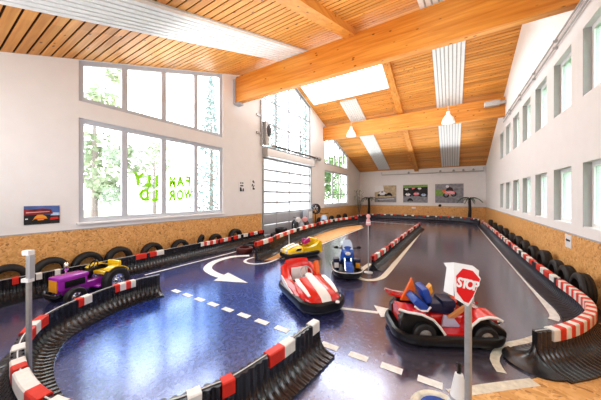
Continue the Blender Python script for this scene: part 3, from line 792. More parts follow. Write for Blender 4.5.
# ---- red and white bumper kart in the middle of the floor
k = thing('bumper_kart', 'red and white low kart with black rubber bumper in the middle of the floor', 'kart', (-2.48, 4.32, 0), -.60)
mb = MB(); ol = rrect(1.66, .98, .34, 7, .12)
bumper_ring(mb, ol, .07, .25, .13)
mb.build('bumper', M['black'], k)
mb = MB(); mb.prism([(x * .93, y * .9) for x, y in ol], 2, .05, .14); mb.build('floor_pan', M['darkmetal'], k, smooth=False)
mb = MB()   # hood
shell(mb, [(.73, .22, .14, .20, .7), (.66, .32, .14, .29, .7), (.48, .38, .14, .36, .7), (.22, .40, .14, .42, .7), (.0, .37, .14, .47, .65), (-.05, .33, .14, .44, .6)]); mb.build('hood', M['red'], k)
mb = MB(); mb.loft([[(x, -w, z - .05), (x, -w, z), (x, 0, z + .018), (x, w, z), (x, w, z - .05)] for x, w, z in ((.74, .09, .205), (.66, .10, .295), (.48, .10, .368), (.22, .09, .43), (.0, .08, .478), (-.08, .07, .50))]); mb.build('hood_stripe', M['white2'], k)
for s in (-1, 1):
    mb = MB()     # side pods sweeping up to the back
    mb.loft([[(x, s * (yo), zb), (x, s * yi, zb), (x, s * yi, zt - .02), (x, s * (yi + yo) / 2, zt), (x, s * yo, zt - .05)] for x, yi, yo, zb, zt in
             ((.35, .30, .42, .14, .28), (.1, .28, .43, .14, .34), (-.2, .28, .44, .14, .36), (-.45, .27, .44, .14, .44), (-.68, .22, .40, .14, .58), (-.76, .2, .34, .16, .55))])
    mb.build('side_pod', M['red'], k)
    mb = MB(); mb.loft([[(x, s * .449, z0), (x, s * .449, z1), (x, s * .43, z1 + .01), (x, s * .43, z0)] for x, z0, z1 in ((.30, .17, .20), (.1, .17, .24), (-.12, .20, .29), (-.34, .25, .36), (-.5, .32, .40))])
    mb.build('side_flash', M['white2'], k)
    mb = MB(); mb.loft([[(x, s * .26, z), (x, s * (.26 + w), z + .005), (x, s * (.26 + w), z + .02), (x, s * .26, z + .02)] for x, w, z in ((.58, .05, .30), (.4, .08, .36), (.2, .10, .40), (.02, .08, .44))])
    mb.build('hood_flash', M['white2'], k)
mb = MB(); mb.loft([[(x, -.30, zb), (x, .30, zb), (x, .27, zt - .02), (x, .15, zt), (x, -.15, zt), (x, -.27, zt - .02)] for x, zb, zt in ((-.52, .16, .30), (-.60, .16, .58), (-.70, .16, .68), (-.77, .16, .60))]); mb.build('seat_back', M['red'], k)
mb = MB(); mb.bbox(-.52, -.1, -.26, .26, .14, .26, .04); mb.build('seat', M['black'], k)
mb = MB(); mb.bbox(-.545, -.51, -.2, .2, .24, .52, .015); mb.build('seat_pad', M['white2'], k)
steering(k, -.16, .50, .13, 1.0, m='greypanel')
mb = MB(); mb.loft([[(x, y - .02, z0), (x, y + .06, z0), (x - .03, y + .06, z1), (x - .03, y - .02, z1)] for x, y, z0, z1 in ((-.28, .33, .34, .52), (-.36, .34, .34, .66), (-.44, .34, .36, .60))]); mb.build('wing_mirror', M['orange'], k)
for xx in (-.5, .5):
    for s in (-1, 1): wheel(k, xx, s * .33, .1, .09)
mb = MB(); mb.lathe([(0, .16), (.035, .155), (.04, .13)], 10, 2, (.82, .15, .1)); mb.build('headlight', M['white2'], k)

# ---- quad style kart on the right
q = thing('quad_kart', 'red quad style kart with white edged mudguards and blue seat behind the stop sign', 'kart', (-.15, 4.30, 0), .47)
mb = MB(); ol = rrect(1.84, 1.12, .36, 8, .18); bumper_ring(mb, ol, .05, .22, .13); mb.build('bumper', M['black'], q)
mb = MB(); mb.prism([(x * .9, y * .85) for x, y in ol], 2, .05, .14); mb.build('floor_pan', M['darkmetal'], q, smooth=False)
for xx in (-.44, .50):
    for s in (-1, 1): wheel(q, xx, s * .40, .185, .12, hub='greymetal')
mb = MB(); shell(mb, [(.84, .12, .2, .28, .7), (.70, .26, .2, .38, .7), (.45, .28, .2, .46, .7), (.28, .22, .2, .50, .7), (.1, .12, .2, .42, .7), (-.2, .12, .2, .40, .7), (-.3, .2, .2, .46, .7), (-.6, .24, .2, .50, .7), (-.78, .2, .25, .48, .7)]); mb.build('body', M['red'], q)
for s in (-1, 1):
    for nm, st in (('front_mudguard', [(.20, .20), (.26, .38), (.38, .49), (.52, .53), (.64, .52), (.72, .48)]), ('rear_mudguard', [(-.86, .60), (-.72, .56), (-.5, .53), (-.32, .45), (-.22, .34), (-.14, .22)])):
        mb = MB(); mb.loft([[(x, s * .16, z), (x, s * .44, z - .02), (x, s * .445, z + .012), (x, s * .16, z + .03)] for x, z in st]); g_ = mb.build(nm, M['red'], q)
        mb = MB(); mb.tube([(x, s * .45, z) for x, z in st], .022, 6); mb.build('white_edge', M['white2'], g_)
    mb = MB(); mb.box(-.14, .22, s * .30 - .13, s * .30 + .13, .19, .225); mb.build('footboard', M['red'], q, smooth=False)
    mb = MB(); mb.prism([(-.08, .23), (.24, .23), (.10, .40), (-.04, .42)], 1, s * .19 - .02, s * .19 + .02); mb.build('side_panel', M['paleblue'], q, smooth=False)
    mb = MB(); mb.hexa([(.0, s * .22, .42), (.10, s * .22, .42), (.34, s * .22, .62), (.26, s * .22, .62)], [(.0, s * .26, .40), (.10, s * .26, .40), (.34, s * .26, .60), (.26, s * .26, .60)]); mb.build('leg_shield', M['tan'], q, smooth=False)
mb = MB(); mb.bbox(-.26, .16, -.16, .16, .42, .60, .05); mb.bbox(-.06, .18, -.18, .18, .52, .66, .05); mb.build('seat', M['navy'], q)
mb = MB(); mb.T = Matrix.Translation((-.30, 0, .72)) @ Matrix.Rotation(-.30, 4, 'Y'); mb.bbox(-.065, .065, -.2, .2, -.13, .14, .06); mb.build('seat_back', M['royal'], q)
mb = MB(); mb.T = Matrix.Translation((-.44, -.08, .60)) @ Matrix.Rotation(-.9, 4, 'Y'); mb.bbox(-.07, .07, -.22, .22, -.14, .14, .06); cb_ = mb.build('back_cushion', M['royal'], q)
mb = MB(); mb.tube([(-.56, -.31, .60), (-.48, -.315, .53), (-.36, -.315, .53), (-.30, -.31, .60)], .018, 6); mb.build('cushion_edge', M['white2'], cb_)
mb = MB(); mb.loft([[(-.66, y, .52), (-.46, y, .52), (-.40, y, .74), (-.46, y, .94), (-.54, y, .76)] for y in (.10, .16)]); mb.build('tail_fin', M['orange'], q)
mb = MB(); mb.prism([(-.24, .80), (-.18, .88), (-.16, .76), (-.20, .70)], 1, -.06, .06); mb.build('grab_tab', M['amber'], q, smooth=False)
for s in (-1, 1):
    mb = MB(); mb.loft([[(x, s * .20, zb), (x, s * .365, zb), (x, s * .365, zt - .03), (x, s * .33, zt), (x, s * .20, zt)] for x, zb, zt in ((-.80, .22, .40), (-.70, .16, .50), (-.5, .16, .49), (-.3, .16, .42), (-.16, .16, .24))]); mb.build('wheel_arch', M['black'], q)
    mb = MB(); mb.loft([[(x, s * .20, zb), (x, s * .365, zb), (x, s * .365, zt - .03), (x, s * .33, zt), (x, s * .20, zt)] for x, zb, zt in ((.24, .16, .30), (.36, .16, .44), (.54, .16, .45), (.70, .16, .38), (.84, .18, .28))]); mb.build('wheel_arch', M['black'], q)
mb = MB(); mb.tube([(.36, 0, .46), (.24, 0, .72)], .025); mb.tube([(.22, -.30, .76), (.24, -.16, .72), (.24, .16, .72), (.22, .30, .76)], .018); mb.build('handlebar', M['darkmetal'], q)
mb = MB(); mb.loft([[(x, -w, z), (x, w, z), (x, w, z + .03), (x, -w, z + .03)] for x, w, z in ((.28, .18, .66), (.40, .20, .58), (.58, .16, .50))]); mb.build('front_cowl', M['white2'], q)
mb = MB(); mb.lathe([(0, .06), (.07, .05), (.08, 0)], 12, 0, (.80, -.14, .33)); mb.build('headlight', M['chrome'], q)

q.scale = (.86, .86, .86)
# ---- yellow kart by the gate barrier
yk = thing('yellow_kart', 'small yellow kart with black skirt parked beside the tan floor strip', 'kart', (-4.56, 7.25, 0), -1.95)
mb = MB(); ol = rrect(1.5, .92, .36, 7, .2); bumper_ring(mb, ol, .06, .22, .12); mb.build('bumper', M['black'], yk)
mb = MB(); mb.prism([(x * .92, y * .9) for x, y in ol], 2, .05, .14); mb.build('floor_pan', M['darkmetal'], yk, smooth=False)
mb = MB(); shell(mb, [(.70, .20, .13, .22, .7), (.6, .32, .13, .34, .7), (.4, .38, .13, .40, .7), (.15, .38, .13, .44, .7), (.02, .34, .13, .40, .7)]); mb.build('hood', M['yellow'], yk)
for s in (-1, 1):
    mb = MB(); mb.loft([[(x, s * .40, .13), (x, s * .26, .13), (x, s * .27, z), (x, s * .38, z - .02)] for x, z in ((.1, .38), (-.2, .36), (-.45, .42), (-.62, .56), (-.70, .5))]); mb.build('side_pod', M['yellow'], yk)
    mb = MB(); mb.prism([(.45, .30), (.25, .30), (.2, .36), (.38, .37)], 1, s * .39 - .012, s * .39 + .012); mb.build('side_vent', M['black'], yk, smooth=False)
    mb = MB(); mb.loft([[(x, s * .12 - .05, z), (x, s * .12 + .05, z), (x, s * .12 + .05, z + .015), (x, s * .12 - .05, z + .015)] for x, z in ((.62, .335), (.4, .405), (.18, .45))]); mb.build('hood_flash', M['white2'], yk)
mb = MB(); mb.bbox(-.62, -.52, -.26, .26, .14, .60, .04); mb.build('seat_back', M['yellow'], yk)
mb = MB(); mb.bbox(-.52, -.05, -.24, .24, .14, .24, .04); mb.build('seat', M['black'], yk)
mb = MB(); mb.prism([(-.30, .52), (-.02, .44), (-.02, .54), (-.24, .66)], 1, .16, .24); mb.prism([(-.3, .45), (-.1, .45), (-.12, .60), (-.24, .60)], 1, -.05, .05); mb.build('magenta_panel', M['magenta'], yk, smooth=False)
steering(yk, -.08, .50, .12, 1.0)
mb = MB(); mb.lathe([(0, .05), (.05, .04), (.06, 0)], 10, 0, (.66, .14, .27)); mb.build('headlight', M['white2'], yk)
mb = MB(); mb.lathe([(0, .05), (.05, .04), (.06, 0)], 10, 0, (.66, -.14, .27)); mb.build('headlight', M['white2'], yk)

mb = MB(); mb.tube([(.29, -.25, .38), (.30, -.25, .80)], .014, 6); mb.build('flag_mast', M['cord'], yk)

# ---- blue motorbike kart
bk = thing('motorbike_kart', 'blue motorbike shaped kart in a black tray facing the viewer', 'kart', (-2.45, 6.28, 0), -1.08)
mb = MB(); ol = rrect(1.25, .78, .3, 7, .1); bumper_ring(mb, ol, .06, .20, .11); mb.build('bumper', M['black'], bk)
mb = MB(); mb.tube([(x * 1.0, y * 1.0, .205) for x, y in ol], .014, 5, closed=True); mb.build('bumper_edge', M['white2'], bk)
mb = MB(); mb.prism([(x * .92, y * .88) for x, y in ol], 2, .05, .12); mb.build('floor_pan', M['darkmetal'], bk, smooth=False)
wheel(bk, .43, 0, .20, .12); wheel(bk, -.36, 0, .20, .16)
mb = MB(); mb.loft([[(.43 + .245 * math.cos(a), -.085, .2 + .245 * math.sin(a)), (.43 + .245 * math.cos(a), .085, .2 + .245 * math.sin(a)), (.43 + .215 * math.cos(a), .085, .2 + .215 * math.sin(a)), (.43 + .215 * math.cos(a), -.085, .2 + .215 * math.sin(a))] for a in [(.15 + k * .23) for k in range(10)]]); mb.build('front_mudguard', M['blue'], bk)
mb = MB(); shell(mb, [(.34, .10, .52, .66, .8), (.26, .17, .44, .80, .8), (.12, .18, .30, .78, .8), (-.1, .16, .26, .62, .8), (-.3, .13, .30, .56, .8), (-.55, .09, .46, .62, .8)]); mb.build('fairing', M['blue'], bk)
mb = MB(); mb.loft([[(x, -w, z), (x, w, z), (x - .02, w * .8, z + .02), (x - .02, -w * .8, z + .02)] for x, w, z in ((.30, .13, .72), (.20, .13, .84), (.10, .10, .92))]); mb.build('windscreen', M['paleblue'], bk)
for s in (-1, 1):
    mb = MB(); mb.tube([(.43, s * .075, .2), (.26, s * .085, .62)], .022); mb.build('fork', M['chrome'], bk)
    mb = MB(); mb.bbox(-.05, .16, s * .28 - .08, s * .28 + .08, .14, .44, .03); mb.build('side_fairing', M['navy'], bk)
    mb = MB(); mb.bbox(.165, .18, s * .28 - .06, s * .28 + .06, .20, .34, .006); mb.build('side_plate', M['amber' if s > 0 else 'white2'], bk)
    mb = MB(); mb.ell((.22, s * .30, .76), (.02, .06, .035)); mb.build('mirror', M['black'], bk)
mb = MB(); mb.tube([(.12, -.30, .72), (.22, -.12, .74), (.22, .12, .74), (.12, .30, .72)], .017); mb.build('handlebar', M['darkmetal'], bk)
mb = MB(); mb.ell((.335, 0, .62), (.02, .075, .05)); mb.build('headlight', M['white2'], bk)
mb = MB(); mb.bbox(-.52, -.12, -.12, .12, .58, .68, .04); mb.build('seat', M['black'], bk)

# ---- purple and yellow pedal tractor
tr = thing('toy_tractor', 'purple ride-on tractor with yellow rear mudguards in the lane behind the loop', 'tractor', (-6.55, 1.98, 0), -PI / 2 + .22)
def tw(x, r, w):
    for s in (-1, 1): wheel(tr, x, s * (.33 if r < .25 else .36), r, w, 'wheel', 'rubber', 'chrome')
tw(.42, .19, .14); tw(-.36, .29, .19)
mb = MB(); mb.bbox(.10, .62, -.17, .17, .30, .58, .05); mb.bbox(.08, .63, -.18, .18, .50, .60, .04); mb.build('hood', M['purple'], tr)
mb = MB(); mb.bbox(-.5, .55, -.11, .11, .2, .36, .03); mb.bbox(-.4, -.02, -.3, .3, .20, .25, .015); mb.build('chassis', M['purple'], tr)
for s in (-1, 1):
    mb = MB(); mb.bbox(.16, .52, s * .172 - .006, s * .172 + .006, .36, .50, .004); mb.build('engine_panel', M['black'], tr)
    mb = MB(); mb.loft([[(-.36 + r * math.cos(a), s * y0, .29 + r * math.sin(a)) for r, y0 in ((.31, .22), (.31, .42), (.335, .42), (.335, .22))] for a in [.9 + k * .16 for k in range(11)]]); mb.build('mudguard', M['yellow'], tr)
mb = MB(); mb.bbox(.615, .64, -.13, .13, .30, .54, .01); mb.build('grille', M['amber'], tr)
mb = MB(); mb.tube([(.38, -.06, .58), (.38, -.06, .70)], .02); mb.lathe([(.02, 0), (.045, .03), (.045, .16), (.02, .19)], 12, 2, (.38, -.06, .66)); mb.build('exhaust', M['chrome'], tr)
mb = MB(); mb.bbox(-.56, -.20, -.20, .20, .42, .50, .03); mb.bbox(-.60, -.52, -.20, .20, .48, .68, .03); mb.build('seat', M['yellow'], tr)
steering(tr, -.10, .66, .12, 1.1)
mb = MB(); mb.tube([(.64, -.28, .28), (.68, -.2, .24), (.68, .2, .24), (.64, .28, .28)], .03); mb.build('front_bumper', M['black'], tr)

tr.scale = (.93, .93, .93)
# ------------------------------------------------------------------ posts and signs
sp_ = thing('stop_sign', 'red stop sign on a crumpled white board fixed to a round grey steel pole', 'sign', (.117, 2.55, 0))
MB().tube([(0, 0, 0), (0, 0, 1.26)], .027, 12).build('pole', M['greymetal'], sp_)
MB().lathe([(.055, 0), (.055, .02), (.04, .04), (.03, .05)], 18).build('base_plate', M['greymetal'], sp_)
right = Vector((math.cos(YAW + .12), math.sin(YAW + .12), 0)); fwd = Vector((math.sin(YAW + .12), -math.cos(YAW + .12), 0))   # board faces the driver coming from the near lane
S_ = 2.1 / F
def BP(u, v, e): return tuple(right * ((u - 472.3) * S_) + Vector((0, 0, CAMZ - (v - CY) * S_)) + fwd * (.05 + e))
def sheet(pts, e, th=.004, bend=lambda u, v: 0):
    mb = MB(); mb.hexa([BP(u, v, e + bend(u, v)) for u, v in pts], [BP(u, v, e + th + bend(u, v)) for u, v in pts]); return mb
bd_ = sheet([(451.5, 260), (462, 262), (472, 264), (480.5, 277), (470.5, 299), (466.5, 303.5), (453, 295), (451.5, 277)], 0).build('sign_board', M['white'], sp_, smooth=False)
for fl_p, fs in (([BP(472, 264, 0), BP(484.5, 271, -.05), BP(484, 275.5, -.05), BP(480.5, 277, 0)], [(0, 1, 2, 3)]),
                 ([BP(451.5, 260, .001), BP(444.5, 261.5, -.04), BP(447, 266, -.03), BP(445.5, 290, -.05), BP(452, 293, 0), BP(451.5, 277, .001)], [(0, 1, 2, 5), (2, 3, 4, 5)]),
                 ([BP(470.5, 299, .001), BP(478, 303, -.03), BP(474, 297, -.03)], [(0, 1, 2)])):
    MB().add(fl_p, fs).build('bent_flap', M['white'], sp_, smooth=False)
oc = sheet([(454, 273), (461, 266.2), (471.5, 268.8), (479.4, 277.6), (471.5, 294), (467, 300), (462, 298), (454.6, 288.5)], .0045, .002).build('red_octagon', M['signred'], sp_, smooth=False)
up = Vector((0, 0, 1))
def sign_text(body, u, v, size, rot):
    p = Vector(BP(u, v, .0070)); m3 = Matrix(((right.x, up.x, fwd.x, p.x), (right.y, up.y, fwd.y, p.y), (right.z, up.z, fwd.z, p.z), (0, 0, 0, 1)))
    text_obj('sign_letter', body, size, .001, M['white'], oc, m3 @ Matrix.Rotation(rot, 4, 'Z'), .0045)
for ch, u, v in (('S', 457.4, 279.8), ('T', 462.6, 281.2), ('O', 468.6, 282.6), ('P', 474.6, 284.2)):
    sign_text(ch, u, v, .108, -.2)
MB().box(-.04, .04, -.04, .06, 1.20, 1.26).build('clamp', M['greymetal'], sp_, smooth=False)
# post at the left of the loop
po = thing('steel_post', 'grey square steel post with white brackets standing at the left end of the loop', 'post', (-3.875, .665, 0), .5)
MB().bbox(-.018, .018, -.018, .018, .13, 1.5, .005).build('post', M['greymetal'], po)
MB().box(-.045, .03, -.03, .03, 1.47, 1.52).build('bracket', M['white'], po, smooth=False)
MB().box(-.055, .03, -.03, .03, 1.18, 1.22).build('bracket', M['white'], po, smooth=False)
MB().box(.021, .04, -.025, .025, 1.22, 1.47).build('rail_plate', M['greypanel'], po, smooth=False)
# marker post by the divider
mp_ = thing('marker_post', 'thin white post with red and white marker at the near end of the dividing barrier', 'post', (-1.96, 6.66, 0))
MB().tube([(0, 0, 0), (0, 0, 1.32)], .016, 8).build('post', M['greymetal'], mp_)
mk = MB().lathe([(.03, 0), (.07, .02), (.06, .14), (.03, .2), (.06, .24), (.05, .3), (0, .32)], 12, 2, (0, 0, 1.30)).build('marker', M['pink'], mp_)
MB().lathe([(.064, .05), (.066, .06), (.064, .1), (.062, .11)], 12, 2, (0, 0, 1.30)).build('white_ring', M['white'], mk)
MB().lathe([(.12, 0), (.12, .02), (.02, .05)], 14).build('base_plate', M['greymetal'], mp_)
# pale cone and round pad beside the stop sign
cn = thing('floor_marker', 'round cream rimmed floor base with blue centre and white cone with coiled black tip', 'marker', (.055, 2.78, 0))
MB().lathe([(.12, .02), (.115, .04), (.075, .19), (.035, .40), (.0, .41)], 20).build('cone', M['white'], cn)
MB().lathe([(.079, .16), (.086, .165), (.081, .19), (.074, .187)], 20).build('cone_ring', M['greypanel'], cn)
mb = MB(); mb.tube([(.016 * math.cos(t * 1.3), .016 * math.sin(t * 1.3), .40 + t * .0045) for t in range(24)], .009, 5); mb.build('coiled_tip', M['black'], cn)
mb = MB(); mb.lathe([(.0, .02), (.17, .02), (.19, .05), (.23, .06), (.26, .03), (.26, 0)], 28, 2, (-.16, -.09, 0)); mb.build('rim', M['yellowline'], cn)
mb = MB(); mb.lathe([(.0, .05), (.1, .055), (.17, .045), (.17, .02)], 24, 2, (-.16, -.09, 0)); mb.build('centre', M['royal'], cn)

# ------------------------------------------------------------------ parked things behind the gate barrier
pk = thing('parked_trike', 'black wheeled ride-on with pink and white round front plates parked behind the gate barrier', 'ride-on', (-7.45, 11.75, 0), -.7)
for s in (-1, 1): wheel(pk, .25, s * .32, .40, .2)
wheel(pk, -.5, 0, .3, .16)
mb = MB(); shell(mb, [(.5, .16, .35, .6, .8), (.3, .26, .3, .86, .8), (0, .24, .3, .8, .8), (-.5, .14, .4, .62, .8)]); mb.build('body', M['greypanel'], pk)
MB().lathe([(0, .05), (.13, .03), (.16, -.03)], 16, 0, (.48, .2, .82)).build('round_plate', M['pink'], pk)
MB().lathe([(0, .05), (.13, .03), (.16, -.03)], 16, 0, (.48, -.2, .82)).build('round_plate', M['white2'], pk)
mb = MB(); mb.tube([(.2, -.4, .95), (.3, -.15, .9), (.3, .15, .9), (.2, .4, .95)], .02); mb.build('handlebar', M['darkmetal'], pk)
bx = thing('utility_box', 'pale box standing at the right foot of the gate', 'box', (-7.95, 13.6, 0))
MB().bbox(-.2, .2, -.3, .3, 0, 1.3, .03).build('housing', M['greypanel'], bx)
MB().bbox(.2, .215, -.2, .2, .7, 1.15, .005).build('front_plate', M['white'], bx)
pb = thing('parked_bike', 'pale blue and white toy bike with big black wheel parked right of the gate', 'ride-on', (-7.35, 14.75, 0), -1.2)
wheel(pb, -.42, 0, .36, .2); wheel(pb, .45, 0, .3, .16)
mb = MB(); shell(mb, [(.5, .12, .4, .6, .8), (.3, .22, .35, .85, .8), (0, .24, .35, .88, .8), (-.3, .18, .4, .7, .8), (-.6, .1, .55, .7, .8)]); mb.build('fairing', M['paleblue'], pb)
mb = MB(); mb.bbox(-.55, -.1, -.13, .13, .7, .8, .04); mb.build('seat', M['white2'], pb)
mb = MB(); mb.tube([(.2, -.3, 1.0), (.28, 0, .94), (.2, .3, 1.0)], .02); mb.build('handlebar', M['darkmetal'], pb)
fan = thing('drum_fan', 'round black drum fan on a stand right of the gate', 'fan', (-7.75, 14.3, 0), -.5)
MB().lathe([(.28, -.12), (.34, -.1), (.34, .1), (.28, .12), (.26, .1), (.26, -.1)], 24, 0, (0, 0, 1.28), closed=True).build('drum', M['black'], fan)
mb = MB()
for kk in range(6):
    a = kk * PI / 3; mb.hexa([(-.01, .03 * math.cos(a), 1.28 + .03 * math.sin(a)), (.03, .25 * math.cos(a - .2), 1.28 + .25 * math.sin(a - .2)), (-.03, .25 * math.cos(a + .25), 1.28 + .25 * math.sin(a + .25))], [(.0, .03 * math.cos(a), 1.28 + .03 * math.sin(a)), (.04, .25 * math.cos(a - .2), 1.28 + .25 * math.sin(a - .2)), (-.02, .25 * math.cos(a + .25), 1.28 + .25 * math.sin(a + .25))])
mb.ell((0, 0, 1.28), (.06, .06, .06), 10, 6); mb.build('blades', M['darkmetal'], fan)
mb = MB(); mb.tube([(0, 0, .95), (0, 0, .02)], .03); mb.lathe([(.25, 0), (.25, .03), (.05, .06)], 16); mb.build('stand', M['darkmetal'], fan)

# ------------------------------------------------------------------ pictures, notices, fittings
def panel_x(name, label, cat, y0, y1, z0, z1, shapes, base, x=XL, sgn=1, group=None):
    mats = [M[base]]; idx = {base: 0}; mb = MB()
    mb.box(min(x + .002 * sgn, x + .018 * sgn), max(x + .002 * sgn, x + .018 * sgn), y0, y1, z0, z1, 0); e = .0185
    for m, poly in shapes:
        if m not in idx: idx[m] = len(mats); mats.append(M[m])
        e += .0006
        mb.add([(x + e * sgn, y0 + (y1 - y0) * a, z0 + (z1 - z0) * b) for a, b in poly], [tuple(range(len(poly)))], idx[m])
    return tag(mb.build(name, mats, smooth=False), label, cat, group)
def panel_y(name, label, cat, x0, x1, z0, z1, shapes, base, group=None):
    mats = [M[base]]; idx = {base: 0}; mb = MB(); y = YF
    mb.box(x0, x1, y - .022, y - .002, z0, z1, 0); e = .0225
    for m, poly in shapes:
        if m not in idx: idx[m] = len(mats); mats.append(M[m])
        e += .0006
        mb.add([(x0 + (x1 - x0) * a, y - e, z0 + (z1 - z0) * b) for a, b in poly], [tuple(range(len(poly)))], idx[m])
    return tag(mb.build(name, mats, smooth=False), label, cat, group)
def circ(cx, cy, r, asp=1., n=14): return [(cx + r * math.cos(2 * PI * i / n), cy + r * asp * math.sin(2 * PI * i / n)) for i in range(n)]
def racer(cx, cy, s, col):
    return [('mark', [(cx - .9 * s, cy - .5 * s), (cx + .9 * s, cy - .5 * s), (cx + .8 * s, cy - .3 * s), (cx - .8 * s, cy - .3 * s)]),
            (col, [(cx - .8 * s, cy - .35 * s), (cx + .8 * s, cy - .35 * s), (cx + .6 * s, cy + .2 * s), (cx + .2 * s, cy + .55 * s), (cx - .25 * s, cy + .55 * s), (cx - .6 * s, cy + .2 * s)]),
            ('mark', circ(cx - .62 * s, cy - .35 * s, .24 * s, 1.25)), ('mark', circ(cx + .62 * s, cy - .35 * s, .24 * s, 1.25)),
            ('mark', [(cx - .2 * s, cy + .25 * s), (cx + .2 * s, cy + .25 * s), (cx + .12 * s, cy + .48 * s), (cx - .15 * s, cy + .48 * s)])]
P1 = [('road', [(0, 0), (1, 0), (1, .35), (0, .22)]), ('white', [(.0, .6), (.45, .7), (.4, 1), (.0, 1)]), ('sand', [(.45, .72), (1, .6), (1, 1), (.42, 1)])] + racer(.36, .52, .26, 'white') + racer(.68, .48, .17, 'mark') + [('white', [(.1, .14), (.9, .2), (.9, .23), (.1, .17)])]
panel_y('picture', 'left picture on the far wall, pale racing car on sandy ground', 'picture', -6.7, -4.62, 1.54, 3.2, P1, 'sand', 'racing pictures on the far wall')
P2 = [('road', [(0, 0), (1, 0), (1, .4), (0, .4)]), ('kerbgreen', [(0, .82), (1, .88), (1, 1), (0, 1)])]
for cx, cy, s, col in ((.15, .75, .12, 'white'), (.42, .80, .11, 'red'), (.68, .78, .12, 'white'), (.9, .7, .1, 'mark'), (.2, .45, .17, 'white'), (.55, .48, .19, 'red'), (.84, .42, .16, 'paleblue'), (.3, .17, .14, 'mark')): P2 += racer(cx, cy, s, col)
panel_y('picture', 'middle picture on the far wall, a crowded field of race cars', 'picture', -4.0, -1.9, 1.54, 3.2, P2, 'mark', 'racing pictures on the far wall')
P3 = [('road', [(0, 0), (1, 0), (1, .3), (0, .36)]), ('road', [(0, .72), (1, .6), (1, 1), (0, 1)]), ('kerbgreen', [(0, .38), (.3, .40), (.3, .66), (0, .70)]), ('sand', [(.3, .40), (.6, .34), (.6, .6), (.3, .66)]),
      ('mark', circ(.40, .42, .11, 1.3)), ('road', circ(.40, .42, .06, 1.3)), ('mark', circ(.66, .46, .10, 1.3)), ('road', circ(.66, .46, .055, 1.3)),
      ('red', [(.32, .5), (.42, .62), (.62, .66), (.72, .52), (.60, .44), (.46, .46)]), ('orange', [(.24, .64), (.30, .52), (.40, .56), (.34, .70)]), ('mark', [(.38, .62), (.46, .88), (.62, .78), (.66, .62), (.55, .64)]), ('white', circ(.44, .86, .06, 1.2))]
panel_y('picture', 'right picture on the far wall, a motorcycle racer leaning into a bend', 'picture', -1.3, .82, 1.54, 3.22, P3, 'road', 'racing pictures on the far wall')
PL = [('sky', [(0, .62), (1, .45), (1, 1), (0, 1)]), ('paleblue', [(.72, .45), (1, .4), (1, .6), (.8, .62)]), ('dusk', [(.0, .5), (.8, .55), (.75, .8), (.5, .86), (.1, .8), (0, .86)]), ('mark', [(0, .3), (1, .34), (1, .44), (0, .5)]),
      ('pink', [(.05, .62), (.7, .66), (.7, .70), (.05, .68)]), ('amber', [(.22, .2), (.66, .22), (.6, .42), (.5, .52), (.36, .52), (.28, .4)]), ('orange', [(.28, .26), (.58, .26), (.55, .34), (.3, .34)]), ('mark', circ(.3, .2, .07, 1.3)), ('mark', circ(.6, .2, .07, 1.3)),
      ('red', [(.7, .2), (.98, .24), (.95, .36), (.74, .36)]), ('white', [(.03, .28), (.1, .28), (.1, .34), (.03, .34)])]
panel_x('picture', 'small colourful picture of a yellow car at dusk on the left wall', 'picture', 1.34, 1.93, 1.45, 1.88, PL, 'mark')
Q1 = [('mark', [(.2, .55), (.8, .55), (.8, .68), (.2, .68)]), ('mark', [(.2, .82), (.45, .82), (.45, .95), (.2, .95)]), ('mark', [(.55, .82), (.8, .82), (.8, .95), (.55, .95)]), ('mark', [(.15, .05), (.55, .05), (.4, .45), (.15, .45)]), ('mark', [(.6, .05), (.9, .05), (.85, .4), (.65, .3)])]
panel_x('notice', 'left of two small white notices with black marks beside the gate', 'notice', 7.9, 8.24, 2.32, 2.78, Q1, 'white', group='notices beside the gate')
Q2 = [('mark', [(.3, .75), (.75, .62), (.8, .72), (.45, .95)]), ('mark', [(.2, .3), (.5, .5), (.45, .62), (.15, .5)]), ('mark', [(.35, .08), (.85, .08), (.85, .2), (.55, .24), (.8, .45), (.65, .5), (.4, .3)])]
panel_x('notice', 'right of two small white notices with black marks beside the gate', 'notice', 8.68, 8.98, 2.4, 2.95, Q2, 'white', group='notices beside the gate')
QR_ = [('mark', [(.15, .5), (.65, .5), (.65, .42), (.9, .58), (.65, .72), (.65, .64), (.15, .64)])]
panel_x('notice', 'white notice with a black arrow on the strand board of the right wall', 'notice', 8.02, 8.36, .9, 1.2, QR_, 'white', XR - .02, -1)
o = tag(MB().lathe([(0, .0), (.12, 0), (.12, .03), (.09, .05), (0, .055)], 18, 1, (-.93, YF - .075, 1.30)).build('wall_dial', M['mark']), 'small dark round sign on the far wall below the middle and right pictures', 'sign')
panel_y('notice', 'small white notice on the far strand board', 'notice', -3.25, -2.9, .98, 1.12, [], 'white')
# pendants in front of the second beam, floodlight at its right end
def pendant(x, label):
    p = thing('pendant_lamp', label, 'lamp', (x, 16.15, 6.28), 0, 'white pendant lamps at the second beam')
    MB().lathe([(.34, 0), (.33, .10), (.27, .28), (.17, .42), (.11, .5), (.09, .66), (.0, .68)], 22).build('lamp_shade', M['lampwhite'], p)
    MB().lathe([(0, -.05), (.16, -.03), (.25, .02), (.25, .04), (0, .05)], 18).build('diffuser', M['white'], p)
    MB().tube([(0, 0, .66), (0, 0, roof(16.15) - 6.28 - .02)], .02).build('rod', M['greymetal'], p)
pendant(-.2, 'white pendant lamp before the second beam, the right one'); pendant(-5.95, 'white pendant lamp before the second beam, the left one')
pj = thing('floodlight', 'grey floodlight box at the right end of the second beam', 'lamp', (1.9, 16.2, 6.92), 0)
MB().bbox(-.42, .2, -.2, .14, -.08, .2, .04).build('housing', M['greymetal'], pj)
MB().bbox(.2, .44, -.1, .1, -.02, .14, .02).build('mounting_arm', M['greymetal'], pj)
MB().bbox(-.45, -.42, -.15, .10, -.05, .17, .01).build('lens', M['white'], pj)

